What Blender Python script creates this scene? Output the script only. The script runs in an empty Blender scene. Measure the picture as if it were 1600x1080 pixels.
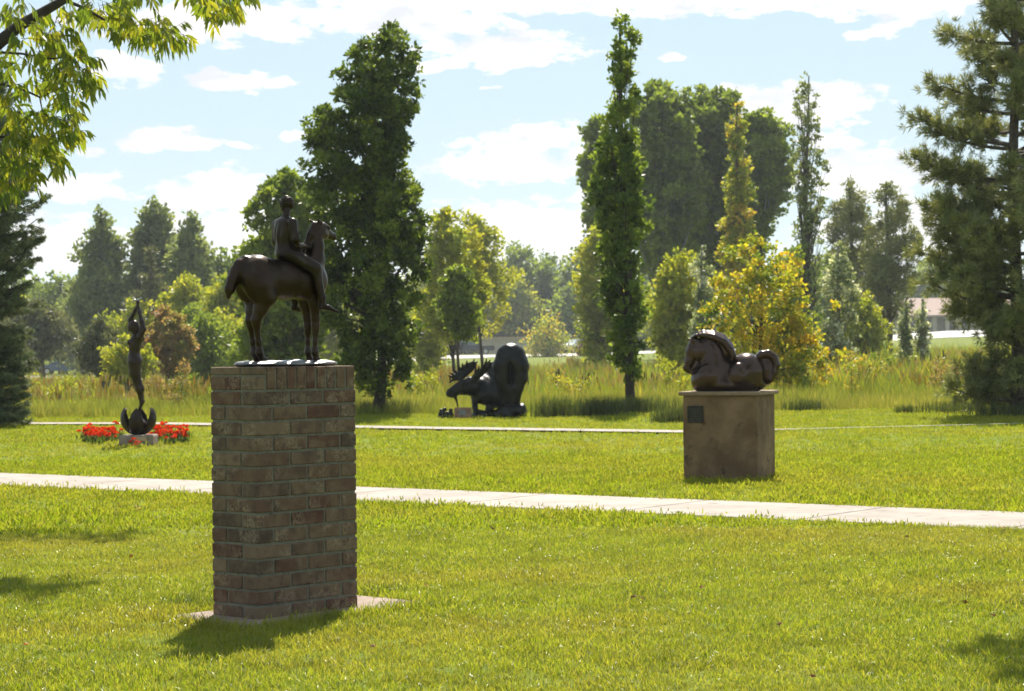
import bpy, bmesh, math, random
import numpy as np
from mathutils import Vector, Matrix

# ------------------------------------------------------------------ camera, sky, sun, exposure
SC = bpy.context.scene
COL = SC.collection
F_PX = 3400.0            # focal length in pixels of a 1600 px wide frame
CAM_H = 1.18
ROLL = 0.010
cam_d = bpy.data.cameras.new('camera')
cam = bpy.data.objects.new('camera', cam_d); COL.objects.link(cam)
cam_d.sensor_width = 36.0; cam_d.lens = F_PX / 1600 * 36.0
cam_d.clip_start = 0.1; cam_d.clip_end = 9000
PITCH = 5 / F_PX
M_CAM = Matrix.Translation((0, 0, CAM_H)) @ Matrix.Rotation(math.radians(90) + PITCH, 4, 'X') @ Matrix.Rotation(-ROLL, 4, 'Z')
cam.matrix_world = M_CAM
cam_d.dof.use_dof = True; cam_d.dof.focus_distance = 9.9; cam_d.dof.aperture_fstop = 10.0
SC.camera = cam

SUN_EL, SUN_AZ = 50.0, 5.5          # azimuth: degrees right of the view direction (+Y)
SKY_K = 0.10
sd = bpy.data.lights.new('sun', 'SUN'); sd.energy = 4.4; sd.angle = math.radians(0.53); sd.color = (1.0, 0.93, 0.82)
sun = bpy.data.objects.new('sun', sd); COL.objects.link(sun)
_el, _az = math.radians(SUN_EL), math.radians(SUN_AZ)
SUN_DIR = Vector((math.sin(_az) * math.cos(_el), math.cos(_az) * math.cos(_el), math.sin(_el)))
sun.rotation_euler = SUN_DIR.to_track_quat('Z', 'Y').to_euler()

W = bpy.data.worlds.new('World'); SC.world = W; W.use_nodes = True
class NT:
    """tiny node-tree helper"""
    def __init__(s, nt): s.t = nt; s.t.nodes.clear()
    def n(s, typ, ins=None, **kw):
        nd = s.t.nodes.new(typ)
        for k, v in kw.items(): setattr(nd, k, v)
        if ins:
            for k, v in ins.items():
                if isinstance(v, bpy.types.NodeSocket): s.t.links.new(v, nd.inputs[k])
                else: nd.inputs[k].default_value = v
        return nd
    def m(s, op, a, b=None, c=None, clamp=False):
        ins = {0: a}
        if b is not None: ins[1] = b
        if c is not None: ins[2] = c
        return s.n('ShaderNodeMath', ins, operation=op, use_clamp=clamp).outputs[0]
    def vm(s, op, a, b=None):
        ins = {0: a}
        if b is not None: ins[1] = b
        nd = s.n('ShaderNodeVectorMath', ins, operation=op)
        return nd.outputs['Value'] if op in ('LENGTH', 'DOT_PRODUCT', 'DISTANCE') else nd.outputs[0]
    def mr(s, v, a, b, c, d, smooth=True):
        return s.n('ShaderNodeMapRange', {0: v, 1: a, 2: b, 3: c, 4: d}, interpolation_type='SMOOTHSTEP' if smooth else 'LINEAR').outputs[0]
    def mix(s, f, a, b, blend='MIX'):
        nd = s.n('ShaderNodeMix', None, data_type='RGBA', blend_type=blend)
        for i, v in ((0, f), (6, a), (7, b)):
            if isinstance(v, bpy.types.NodeSocket): s.t.links.new(v, nd.inputs[i])
            else: nd.inputs[i].default_value = v if i == 0 else (tuple(v) + (1,))[:4]
        return nd.outputs[2]
    def noise(s, vec, scale, detail=3, rough=.5, out=0):
        ins = {'Scale': scale, 'Detail': detail, 'Roughness': rough}
        if vec is not None: ins['Vector'] = vec
        return s.n('ShaderNodeTexNoise', ins).outputs[out]
    def ramp(s, f, stops):
        nd = s.n('ShaderNodeValToRGB', {0: f}); e = nd.color_ramp.elements
        while len(e) < len(stops): e.new(.5)
        for q, (p, c) in zip(e, stops): q.position = p; q.color = tuple(c) + (1,)
        return nd.outputs[0]

g = NT(W.node_tree)
sky = g.n('ShaderNodeTexSky', sky_type='NISHITA', sun_disc=False, sun_elevation=_el, sun_rotation=_az, altitude=1500, air_density=1.0, dust_density=0.6, ozone_density=2.0)
tc = g.n('ShaderNodeTexCoord'); D_ = g.vm('NORMALIZE', tc.outputs['Generated'])
sp = g.n('ShaderNodeSeparateXYZ', {0: D_})
az = g.m('ARCTAN2', sp.outputs[0], sp.outputs[1]); el = g.m('ARCSINE', sp.outputs[2])
ae = g.n('ShaderNodeCombineXYZ', {0: az, 1: el}).outputs[0]
strn = g.vm('MULTIPLY', ae, (1.0, 2.2, 1.0))
w1 = g.vm('SUBTRACT', g.noise(strn, 26, 5, .6, 1), (.5, .5, .5)); w1 = g.vm('MULTIPLY', w1, (.040, .017, 0))
w2 = g.vm('SUBTRACT', g.noise(strn, 9, 2, .5, 1), (.5, .5, .5)); w2 = g.vm('MULTIPLY', w2, (.03, .010, 0))
pw = g.vm('ADD', ae, g.vm('ADD', w1, w2))
CLOUDS = [(330, 35, 260, 34), (620, 28, 180, 40), (1050, 8, 520, 26), (790, 80, 150, 40), (660, 110, 70, 16), (205, 110, 75, 22), (395, 130, 95, 18),
          (265, 222, 90, 24), (155, 238, 32, 12), (385, 230, 26, 9), (470, 215, 32, 9), (830, 222, 120, 26), (800, 262, 160, 30), (130, 293, 75, 22),
          (370, 305, 150, 36), (60, 375, 130, 52), (385, 375, 220, 60), (800, 375, 270, 60), (1000, 330, 120, 50), (1250, 172, 135, 40), (1150, 152, 60, 14),
          (1350, 285, 135, 52), (1395, 380, 150, 50), (1035, 96, 26, 12), (1470, 20, 130, 34), (1385, 55, 60, 18), (785, 143, 14, 5), (1290, 230, 70, 20), (840, 440, 900, 26)]
cur = None
for (cx, cy, rx, ry) in CLOUDS:
    d = g.vm('SUBTRACT', pw, ((cx - 800) / F_PX, (545 - cy) / F_PX + .0005, 0))
    L = g.vm('LENGTH', g.vm('MULTIPLY', d, (F_PX / rx, F_PX / ry, 0)))
    cur = L if cur is None else g.m('MINIMUM', cur, L)
inside = g.m('SUBTRACT', 1.0, cur)
# the same fair-weather clouds go on over the rest of the sky
pl = g.n('ShaderNodeCombineXYZ', {0: g.m('DIVIDE', sp.outputs[0], g.m('ADD', g.m('ABSOLUTE', sp.outputs[2]), .12)), 1: g.m('DIVIDE', sp.outputs[1], g.m('ADD', g.m('ABSOLUTE', sp.outputs[2]), .12))}).outputs[0]
gen = g.mr(g.noise(pl, 1.6, 6, .58), .5, .64, -1.0, .6, False)
outf = g.m('MAXIMUM', g.mr(g.m('ABSOLUTE', az), .25, .34, 0, 1), g.mr(el, .165, .22, 0, 1))
dens = g.n('ShaderNodeMix', {0: outf, 2: inside, 3: gen}, data_type='FLOAT').outputs[0]
fine = g.m('SUBTRACT', g.noise(strn, 75, 5, .62), .5)
cf = g.mr(g.m('ADD', dens, g.m('MULTIPLY', fine, 2.0)), -.02, .34, 0, 1)
cf = g.m('MULTIPLY', cf, g.mr(el, 0.0, .02, .6, .98))
ctex = g.noise(strn, 30, 4, .6)
ccol = g.mix(g.mr(ctex, .46, .64, 0, 1), (.46, .455, .45), (.34, .35, .375))
skyk = g.vm('SCALE', sky.outputs[0]); g.t.nodes[-1].inputs['Scale'].default_value = SKY_K
veil = g.mix(g.mr(el, .0, .24, .9, .8), skyk, (.218, .270, .286))       # thin high haze
fin = g.mix(cf, veil, ccol)
bg = g.n('ShaderNodeBackground', {0: fin, 1: 1.0})
g.n('ShaderNodeOutputWorld', {0: bg.outputs[0]})

SC.view_settings.view_transform = 'Standard'; SC.view_settings.look = 'None'
SC.view_settings.gamma = 1; SC.view_settings.use_curve_mapping = False
SC.view_settings.exposure = 1.30
SC.render.engine = 'CYCLES'
SC.cycles.max_bounces = 10; SC.cycles.transparent_max_bounces = 6; SC.cycles.transmission_bounces = 8; SC.cycles.diffuse_bounces = 6
SC.cycles.glossy_bounces = 3; SC.cycles.use_denoising = True; SC.cycles.sample_clamp_indirect = 6.0

# ------------------------------------------------------------------ helpers
_R3 = M_CAM.to_3x3()
def ray(px, py):
    v = _R3 @ Vector(((px - 800) / F_PX, (540 - py) / F_PX, -1.0)); return v / v.y
def at(px, py, D):                      # the place D metres ahead on that line of sight
    v = ray(px, py); return Vector((v.x * D, D, CAM_H + v.z * D))
def gp(px, py):                         # where it meets the level lawn
    v = ray(px, py); return Vector((v.x, 1, 0)) * (-CAM_H / v.z) if v.z < 0 else None
def ppm(D): return F_PX / D
def sst(a, b, x):
    t = np.clip((x - a) / (b - a), 0, 1); return t * t * (3 - 2 * t)
def terr(x, y):
    x = np.asarray(x, float); y = np.asarray(y, float)
    u = x / np.maximum(y, 1.0)
    dip = np.interp(u, [-.3, -.1, 0, .08, .2], [-1.45, -1.35, -1.15, -.9, -.6])
    zr = np.interp(u, [-.3, -.2, -.1, -.03, .03, .1, .2, .3], [-.95, -.95, -.2, .42, .52, 1.0, 3.0, 3.4])
    z = sst(39.5, 62, y) * dip
    y1 = np.interp(u, [-.2, -.05, .1, .2], [188, 250, 262, 272]); dz = np.interp(u, [-.1, .1, .2], [.38, .4, 1.0])
    z = z + sst(115, y1, y) * (zr - dz - dip) + sst(y1, y1 + 34, y) * dz + sst(330, 900, y) * 2.0
    return z

def link(o, parent=None):
    COL.objects.link(o)
    if parent is not None: o.parent = parent
    return o
def tag(o, label=None, cat=None, group=None, kind=None):
    if label: o['label'] = label
    if cat: o['category'] = cat
    if group: o['group'] = group
    if kind: o['kind'] = kind
    return o
def empty(name, loc, rz=0, label=None, cat=None, group=None):
    o = bpy.data.objects.new(name, None); o.empty_display_size = .2; COL.objects.link(o)
    o.location = loc; o.rotation_euler = (0, 0, rz)
    return tag(o, label, cat, group)
def npmesh(name, V, Fq, mat=None, smooth=False, tint=None, Ft=None):
    """V (n,3); Fq (m,4) and/or Ft (k,3)"""
    me = bpy.data.meshes.new(name)
    V = np.asarray(V, np.float32)
    loops = []; starts = []; tot = []; c = 0
    for Fa in (Fq, Ft):
        if Fa is None or len(Fa) == 0: continue
        Fa = np.asarray(Fa, np.int32); k = Fa.shape[1]
        loops.append(Fa.ravel()); starts.append(np.arange(len(Fa)) * k + c); tot.append(np.full(len(Fa), k)); c += Fa.size
    loops = np.concatenate(loops); starts = np.concatenate(starts); tot = np.concatenate(tot)
    me.vertices.add(len(V)); me.vertices.foreach_set('co', V.ravel())
    me.loops.add(len(loops)); me.loops.foreach_set('vertex_index', loops.astype(np.int32))
    me.polygons.add(len(starts)); me.polygons.foreach_set('loop_start', starts.astype(np.int32)); me.polygons.foreach_set('loop_total', tot.astype(np.int32))
    if smooth: me.polygons.foreach_set('use_smooth', np.ones(len(starts), bool))
    if tint is not None:
        a = me.attributes.new('tint', 'FLOAT', 'POINT'); a.data.foreach_set('value', np.asarray(tint, np.float32))
    me.update(calc_edges=True); me.validate()
    if mat: me.materials.append(mat)
    return me
def obj(name, me, parent=None, mat=None, loc=None):
    o = bpy.data.objects.new(name, me); link(o, parent)
    if mat: o.data.materials.clear(); o.data.materials.append(mat)
    if loc is not None: o.location = loc
    return o
def bmobj(name, bm, mat, parent=None, smooth=False):
    me = bpy.data.meshes.new(name); bm.to_mesh(me); bm.free()
    if smooth:
        me.polygons.foreach_set('use_smooth', np.ones(len(me.polygons), bool))
    me.materials.append(mat); return obj(name, me, parent)
def box_bm(sx, sy, sz, bev=0, bm=None, c=(0, 0, 0), seg=1, rot=None):
    own = bm is None
    t = bmesh.new(); bmesh.ops.create_cube(t, size=1.0)
    for v in t.verts: v.co = Vector((v.co.x * sx, v.co.y * sy, v.co.z * sz))
    if bev: bmesh.ops.bevel(t, geom=list(t.edges), offset=bev, segments=seg, affect='EDGES', profile=.6)
    for v in t.verts:
        if rot is not None: v.co = rot @ v.co
        v.co += Vector(c)
    if own: return t
    me = bpy.data.meshes.new('t'); t.to_mesh(me); t.free(); bm.from_mesh(me); bpy.data.meshes.remove(me); return bm
def tube_np(P, R, n=8):
    """tapered tube along points -> V, Fq"""
    P = np.asarray(P, float); R = np.asarray(R, float); k = len(P)
    T = np.gradient(P, axis=0); T /= np.linalg.norm(T, axis=1, keepdims=True) + 1e-9
    ref = np.array([0.31, 0.17, 0.93]) if abs(T[0, 2]) < .8 else np.array([0.9, .3, .1])
    A = np.cross(T, ref); A /= np.linalg.norm(A, axis=1, keepdims=True) + 1e-9; B = np.cross(T, A)
    th = np.linspace(0, 2 * np.pi, n, endpoint=False)
    V = P[:, None] + R[:, None, None] * (np.cos(th)[None, :, None] * A[:, None] + np.sin(th)[None, :, None] * B[:, None])
    i = np.arange(k - 1)[:, None] * n; j = np.arange(n)[None]; j2 = (j + 1) % n
    Fq = np.stack([i + j, i + j2, i + n + j2, i + n + j], -1).reshape(-1, 4)
    return V.reshape(-1, 3), Fq
class Acc:
    def __init__(s): s.V = []; s.F = []; s.T = []; s.n = 0
    def add(s, V, Fq, t=None):
        s.V.append(V); s.F.append(np.asarray(Fq) + s.n); s.n += len(V); s.T.append(np.full(len(V), 0.5 if t is None else t) if np.isscalar(t) or t is None else t)
    def tube(s, P, R, n=6, t=None): s.add(*tube_np(P, R, n), t)
    def mesh(s, name, mat, smooth=True): return npmesh(name, np.concatenate(s.V), np.concatenate(s.F), mat, smooth, np.concatenate(s.T))

# ------------------------------------------------------------------ materials
def new_mat(name):
    m = bpy.data.materials.new(name); m.use_nodes = True; return m, NT(m.node_tree)
def finish(g, sh): g.n('ShaderNodeOutputMaterial', {0: sh})
def surf(name, c1, c2, scale=8, rough=.8, bump=.3, bscale=None, metal=0.0, spec=.4, coord='Object', detail=5, c3=None, rvar=0.0, objrand=0.0, bdist=.01):
    """generic mottled surface"""
    m, g = new_mat(name)
    tc = g.n('ShaderNodeTexCoord').outputs[coord]
    if objrand:
        r = g.n('ShaderNodeObjectInfo').outputs['Random']
        tc = g.vm('ADD', tc, g.n('ShaderNodeCombineXYZ', {0: g.m('MULTIPLY', r, 37.0), 1: g.m('MULTIPLY', r, 11.0)}).outputs[0])
    nz = g.noise(tc, scale, detail, .6)
    col = g.mix(g.mr(nz, .33, .67, 0, 1), c1, c2)
    if c3 is not None: col = g.mix(g.mr(g.noise(tc, scale * 2.7, 4, .6), .56, .72, 0, 1), col, c3)
    if objrand:
        hs = g.n('ShaderNodeHueSaturation', {'Color': col, 'Value': g.m('ADD', 1 - objrand / 2, g.m('MULTIPLY', r, objrand))}); col = hs.outputs[0]
    b = g.n('ShaderNodeBsdfPrincipled', {'Base Color': col, 'Metallic': metal, 'Specular IOR Level': spec})
    ro = g.m('ADD', rough, g.m('MULTIPLY', g.m('SUBTRACT', nz, .5), rvar)); g.t.links.new(ro, b.inputs['Roughness'])
    if bump:
        bp = g.n('ShaderNodeBump', {'Height': g.noise(tc, bscale or scale * 6, 5, .65), 'Strength': bump, 'Distance': bdist}); g.t.links.new(bp.outputs[0], b.inputs['Normal'])
    finish(g, b.outputs[0]); return m
def leafmat(name, cols, trans=.5, rough=.45, spec=.35, tcol=1.25, wet=0.0, patch=None):
    """cols: list of colours picked by the per-leaf tint; translucent"""
    m, g = new_mat(name)
    t = g.n('ShaderNodeAttribute', attribute_name='tint').outputs['Fac']
    k = len(cols)
    stops = [(0.0 if k == 1 else i / (k - 1), c) for i, c in enumerate(cols)]
    col = g.ramp(t, stops if k > 1 else [(0, cols[0]), (1, cols[0])])
    if patch:
        pos = g.n('ShaderNodeNewGeometry').outputs['Position']
        f = g.noise(pos, patch[1], 4, .55)
        col = g.mix(g.m('MULTIPLY', g.mr(f, .42, .66, 0, 1), patch[2]), col, patch[0])
        f2 = g.noise(pos, patch[1] * 6, 3, .55)
        col = g.n('ShaderNodeHueSaturation', {'Color': col, 'Value': g.mr(f2, .3, .7, .86, 1.16)}).outputs[0]
    b = g.n('ShaderNodeBsdfPrincipled', {'Base Color': col, 'Roughness': rough, 'Specular IOR Level': spec})
    tr = g.n('ShaderNodeBsdfTranslucent', {'Color': g.vm('MULTIPLY', col, (tcol * 1.05, tcol, tcol * .55))})
    mx = g.n('ShaderNodeMixShader', {0: trans, 1: b.outputs[0], 2: tr.outputs[0]})
    finish(g, mx.outputs[0]); return m

MAT = {}
MAT['bark'] = surf('bark_grey_brown', (.055, .042, .032), (.11, .09, .07), 14, .9, .8, 30)
MAT['bark_dark'] = surf('bark_dark', (.03, .023, .018), (.06, .048, .038), 14, .9, .8, 30)
MAT['bark_pale'] = surf('bark_pale', (.16, .15, .13), (.28, .26, .22), 10, .9, .6, 30)
def bronze(name, a, b_, rough=.36, c3=(.05, .045, .035)):
    return surf(name, a, b_, 6, rough, .18, 45, .75, .5, c3=c3, rvar=.25, bdist=.004)
MAT['bronze_horse'] = bronze('bronze_brown', (.026, .015, .010), (.044, .027, .018), .34)
MAT['bronze_rider'] = bronze('bronze_dark_brown', (.022, .014, .010), (.038, .026, .019), .36)
MAT['bronze_smooth'] = bronze('bronze_polished', (.055, .034, .026), (.075, .047, .037), .24, (.05, .045, .05))
MAT['bronze_black'] = bronze('bronze_black', (.011, .011, .011), (.020, .019, .018), .36, (.026, .028, .024))
MAT['bronze_fig'] = bronze('bronze_figure', (.026, .016, .012), (.042, .027, .020), .40)
MAT['bronze_plate'] = bronze('bronze_plate', (.16, .16, .16), (.26, .25, .25), .34, (.10, .10, .10))
# ------------------------------------------------------------------ implicit-surface modelling (one continuous skin per body)
def surface_nets(Fd, o, h):
    nx, ny, nz = Fd.shape
    S = Fd < 0
    cs = [(0,0,0),(1,0,0),(0,1,0),(1,1,0),(0,0,1),(1,0,1),(0,1,1),(1,1,1)]
    cnt = np.zeros((nx-1, ny-1, nz-1), np.uint8)
    for a, b, c in cs: cnt += S[a:nx-1+a, b:ny-1+b, c:nz-1+c]
    act = (cnt > 0) & (cnt < 8)
    I = np.argwhere(act); idx = np.full(act.shape, -1, np.int64); idx[act] = np.arange(len(I))
    vals = [Fd[I[:,0]+a, I[:,1]+b, I[:,2]+c] for a, b, c in cs]
    acc = np.zeros((len(I), 3)); num = np.zeros(len(I))
    E = [(0,1),(2,3),(4,5),(6,7),(0,2),(1,3),(4,6),(5,7),(0,4),(1,5),(2,6),(3,7)]
    for a, b in E:
        fa, fb = vals[a], vals[b]; mk = (fa < 0) != (fb < 0)
        t = np.where(mk, fa / np.where(mk, fa - fb, 1), 0)[:, None]
        pa = np.array(cs[a], float); pb = np.array(cs[b], float)
        acc += np.where(mk[:, None], pa + t * (pb - pa), 0); num += mk
    V = (I + acc / num[:, None]) * h + o
    Q = []
    for ax in range(3):
        sl0 = [slice(None)] * 3; sl1 = [slice(None)] * 3
        sl0[ax] = slice(0, -1); sl1[ax] = slice(1, None)
        A = S[tuple(sl0)]; B = S[tuple(sl1)]
        u, v = [(1, 2), (2, 0), (0, 1)][ax]
        ch = np.argwhere(A != B)
        ok = (ch[:, u] > 0) & (ch[:, v] > 0) & (ch[:, u] < Fd.shape[u]-1) & (ch[:, v] < Fd.shape[v]-1); ch = ch[ok]
        inn = A[tuple(ch.T)]
        q = []
        for du, dv in ((-1,-1),(0,-1),(0,0),(-1,0)):
            c = ch.copy(); c[:, u] += du; c[:, v] += dv; q.append(idx[tuple(c.T)])
        q = np.stack(q, 1); q[~inn] = q[~inn][:, ::-1]; Q.append(q)
    Q = np.concatenate(Q); return V, Q[(Q >= 0).all(1)]
def C(a, b, ra, rb, k=.04): return ('c', np.array(a, float), np.array(b, float), ra, rb, k)
def E(c, r, k=.05, rot=None): return ('e', np.array(c, float), np.array(r, float), rot, 0, k)
def CH(pts, k=.04):                  # chain of (x,y,z,r)
    return [C(p[:3], q[:3], p[3], q[3], k) for p, q in zip(pts, pts[1:])]
def MIR(prims):
    out = []
    for p in prims:
        if p[0][0] in 'cs' and p[0] != 'se': out.append((p[0], p[1] * [1, -1, 1], p[2] * [1, -1, 1]) + p[3:])
        else:
            r = p[3]
            out.append((p[0], p[1] * [1, -1, 1], p[2], None if r is None else (-r[0], r[1], -r[2])) + p[4:])
    return out
def sdf_mesh(prims, h, zmin=None, smooth=2, scale=1.0, disp=None):
    lo = np.full(3, 1e9); hi = -lo
    for p in prims:
        if p[0].startswith('s'): continue
        if p[0] == 'c': r = max(p[3], p[4]); l_ = np.minimum(p[1], p[2]) - r; h_ = np.maximum(p[1], p[2]) + r
        else: r = p[2].max(); l_ = p[1] - r; h_ = p[1] + r
        lo = np.minimum(lo, l_); hi = np.maximum(hi, h_)
    lo = lo - 3 * h; hi = hi + 3 * h
    n = np.ceil((hi - lo) / h).astype(int) + 1
    ax = [lo[i] + np.arange(n[i]) * h for i in range(3)]
    Fd = np.full(n, 10.0, np.float32)
    for p in prims:
        k = p[5]
        if p[0] in ('c', 'sc'): r = max(p[3], p[4]); l_ = np.minimum(p[1], p[2]) - r; h_ = np.maximum(p[1], p[2]) + r
        else: r = p[2].max(); l_ = p[1] - r; h_ = p[1] + r
        m = k * 1.5 + 3 * h
        i0 = np.clip(((l_ - m - lo) / h).astype(int), 0, n - 1); i1 = np.clip(((h_ + m - lo) / h).astype(int) + 2, 1, n)
        X = ax[0][i0[0]:i1[0]][:, None, None]; Y = ax[1][i0[1]:i1[1]][None, :, None]; Z = ax[2][i0[2]:i1[2]][None, None, :]
        if p[0] in ('c', 'sc'):
            a, b = p[1], p[2]; ba = b - a; L2 = max(float(ba @ ba), 1e-9)
            t = np.clip(((X - a[0]) * ba[0] + (Y - a[1]) * ba[1] + (Z - a[2]) * ba[2]) / L2, 0, 1)
            d = np.sqrt((X - a[0] - t * ba[0])**2 + (Y - a[1] - t * ba[1])**2 + (Z - a[2] - t * ba[2])**2) - (p[3] + t * (p[4] - p[3]))
        else:
            x, y, z = X - p[1][0], Y - p[1][1], Z - p[1][2]
            if p[3] is not None:
                R = np.array(Matrix.Rotation(-p[3][2], 3, 'Z')) ; Ry = np.array(Matrix.Rotation(-p[3][1], 3, 'Y')); Rx = np.array(Matrix.Rotation(-p[3][0], 3, 'X'))
                R = Rx @ Ry @ R
                x, y, z = R[0,0]*x+R[0,1]*y+R[0,2]*z, R[1,0]*x+R[1,1]*y+R[1,2]*z, R[2,0]*x+R[2,1]*y+R[2,2]*z
            rr = p[2]
            k0 = np.sqrt((x/rr[0])**2 + (y/rr[1])**2 + (z/rr[2])**2); k1 = np.sqrt((x/rr[0]**2)**2 + (y/rr[1]**2)**2 + (z/rr[2]**2)**2) + 1e-6
            d = k0 * (k0 - 1) / k1
        S = Fd[i0[0]:i1[0], i0[1]:i1[1], i0[2]:i1[2]]
        if p[0].startswith('s'):
            dd = -d; hh = np.clip(.5 - .5 * (dd - S) / k, 0, 1) if False else None
            q = np.maximum(k - np.abs(S - dd), 0) / k
            S[...] = np.maximum(S, dd) + q * q * k * .25
        else:
            q = np.maximum(k - np.abs(S - d), 0) / k
            S[...] = np.minimum(S, d) - q * q * k * .25
    if zmin is not None:
        Fd = np.maximum(Fd, (zmin - ax[2])[None, None, :]).astype(np.float32)
    if disp is not None:
        Fd = Fd + disp(ax[0][:, None, None], ax[1][None, :, None], ax[2][None, None, :]).astype(np.float32)
    V, Q = surface_nets(Fd, lo, h)
    if smooth:
        e = np.concatenate([Q[:, [0, 1]], Q[:, [1, 2]], Q[:, [2, 3]], Q[:, [3, 0]]])
        for _ in range(smooth):
            s = np.zeros_like(V); c = np.zeros(len(V))
            for i in range(3):
                s[:, i] = np.bincount(e[:, 0], V[e[:, 1], i], len(V)) + np.bincount(e[:, 1], V[e[:, 0], i], len(V))
            c = np.bincount(e[:, 0], minlength=len(V)) + np.bincount(e[:, 1], minlength=len(V))
            V = V * .45 + .55 * s / c[:, None]
    return V * scale, Q
def sdf_obj(name, prims, h, mat, parent, zmin=None, smooth=2, scale=1.0, disp=None):
    V, Q = sdf_mesh(prims, h, zmin, smooth, scale, disp)
    return obj(name, npmesh(name, V, Q, mat, True), parent)

# ------------------------------------------------------------------ setting: ground, paths, roads
def lawn_mat():
    m, g = new_mat('lawn_ground')
    pos = g.n('ShaderNodeNewGeometry').outputs['Position']
    s = g.n('ShaderNodeSeparateXYZ', {0: pos})
    big = g.noise(pos, .35, 4, .55); fine_ = g.noise(pos, 30, 4, .7); mid = g.noise(pos, 5, 3, .6)
    green = g.mix(g.mr(big, .4, .65, 0, 1), (.15, .20, .016), (.19, .20, .022))
    green = g.mix(g.m('MULTIPLY', g.mr(fine_, .35, .7, 0, 1), .5), green, (.05, .075, .012))
    rough_ = g.mix(g.mr(mid, .4, .6, 0, 1), (.15, .16, .03), (.20, .18, .05))
    far = g.mr(s.outputs[1], 38.8, 39.6, 0, 1); back = g.mr(s.outputs[1], 150, 175, 1, 0)
    green = g.mix(g.mr(s.outputs[1], 120, 170, 0, 1), green, (.115, .145, .010))
    col = g.mix(g.m('MULTIPLY', far, back), green, rough_)
    b = g.n('ShaderNodeBsdfPrincipled', {'Base Color': col, 'Roughness': .9, 'Specular IOR Level': .1})
    bp = g.n('ShaderNodeBump', {'Height': g.noise(pos, 55, 4, .7), 'Strength': .7, 'Distance': .03}); g.t.links.new(bp.outputs[0], b.inputs['Normal'])
    finish(g, b.outputs[0]); return m
# the concrete path across the lawn, from its measured edges
pa, pb = gp(0, 740), gp(1600, 802)
qa = gp(0, 752.5)
P_DIR = (pb - pa).normalized(); P_NRM = Vector((P_DIR.y, -P_DIR.x, 0))
P_W = 1.34
def path_coord(x, y):                    # along, across (0 at the far edge, positive towards the camera)
    return (x - pa.x) * P_DIR.x + (y - pa.y) * P_DIR.y, (x - pa.x) * P_NRM.x + (y - pa.y) * P_NRM.y
PATH2 = [gp(-250, 664), gp(240, 664), gp(640, 671), gp(1080, 677.5), gp(1340, 671), gp(1700, 662)]
P2 = np.array([(p.x, p.y) for p in PATH2])
def p2w(x): return np.interp(x, [P2[3, 0], P2[3, 0] + 1.6], [P2W, .05])
def path2_dist(x, y):
    yy = np.interp(x, P2[:, 0], P2[:, 1]); return y - yy
P2W = .36

PED = (Vector((-1.118, 9.48, 0)), math.radians(48.5))      # near corner and heading of the brick pedestal
PU, PV = 0.608, 0.300
pu = Vector((math.cos(PED[1]), math.sin(PED[1]), 0)); pv = Vector((-pu.y, pu.x, 0))
def ped_coord(x, y):
    dx, dy = x - PED[0].x, y - PED[0].y
    return dx * pu.x + dy * pu.y, dx * pv.x + dy * pv.y
def in_pad(x, y, m=0.0):
    a, b = ped_coord(x, y); return (a > -.15 - m) & (a < PU + .32 + m) & (b > -.13 - m) & (b < PV + .13 + m)

ys = np.concatenate([np.linspace(-30, 5, 8), np.linspace(6, 46, 81), np.linspace(47, 130, 60), np.linspace(133, 340, 70), np.linspace(360, 1000, 24), np.linspace(1150, 6000, 14)])
us = np.linspace(-1, 1, 141); us = np.sign(us) * (np.abs(us) ** 1.6)
YY, UU = np.meshgrid(ys, us, indexing='ij')
XX = UU * (40 + np.maximum(YY, 0) * 1.1)
ZZ = terr(XX, YY)
nyy, nxx = YY.shape
ii = (np.arange(nyy - 1)[:, None] * nxx + np.arange(nxx - 1)[None]).ravel()
Fq = np.stack([ii, ii + 1, ii + nxx + 1, ii + nxx], 1)
ground = obj('ground', npmesh('ground', np.stack([XX, YY, ZZ], -1).reshape(-1, 3), Fq, lawn_mat(), True))
tag(ground, 'mown green lawn running back to a rough meadow', kind='structure')

conc = surf('path_concrete', (.245, .21, .18), (.315, .275, .245), 2.2, .85, .5, 90, c3=(.185, .155, .13), objrand=.10, bdist=.004, spec=.3)
path = empty('path', (0, 0, 0)); path['kind'] = 'structure'; path['label'] = 'pale concrete footpath of square slabs crossing the lawn'
j1 = gp(1092, 785); a1, _ = path_coord(j1.x, j1.y)
j2 = gp(1377, 795); a2, _ = path_coord(j2.x, j2.y)
SL = a2 - a1
slab_bm = box_bm(SL - .018, P_W, .06, .006, seg=1)
slab_me = bpy.data.meshes.new('slab'); slab_bm.to_mesh(slab_me); slab_bm.free(); slab_me.materials.append(conc)
for k in range(-9, 8):
    s = a1 + (k + .5) * SL
    c = pa + P_DIR * s + P_NRM * (P_W / 2)
    o = obj('slab', slab_me, path); o.location = (c.x, c.y, -.022); o.rotation_euler = (0, 0, math.atan2(P_DIR.y, P_DIR.x))
under = bmobj('path_bed', box_bm(SL * 17, P_W + .01, .03, c=(0, 0, 0)), surf('path_joint', (.07, .06, .05), (.12, .10, .08), 9), path)
cc = pa + P_DIR * (a1 - .5 * SL) + P_NRM * (P_W / 2); under.location = (cc.x, cc.y, -.018); under.rotation_euler = (0, 0, math.atan2(P_DIR.y, P_DIR.x))
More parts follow.
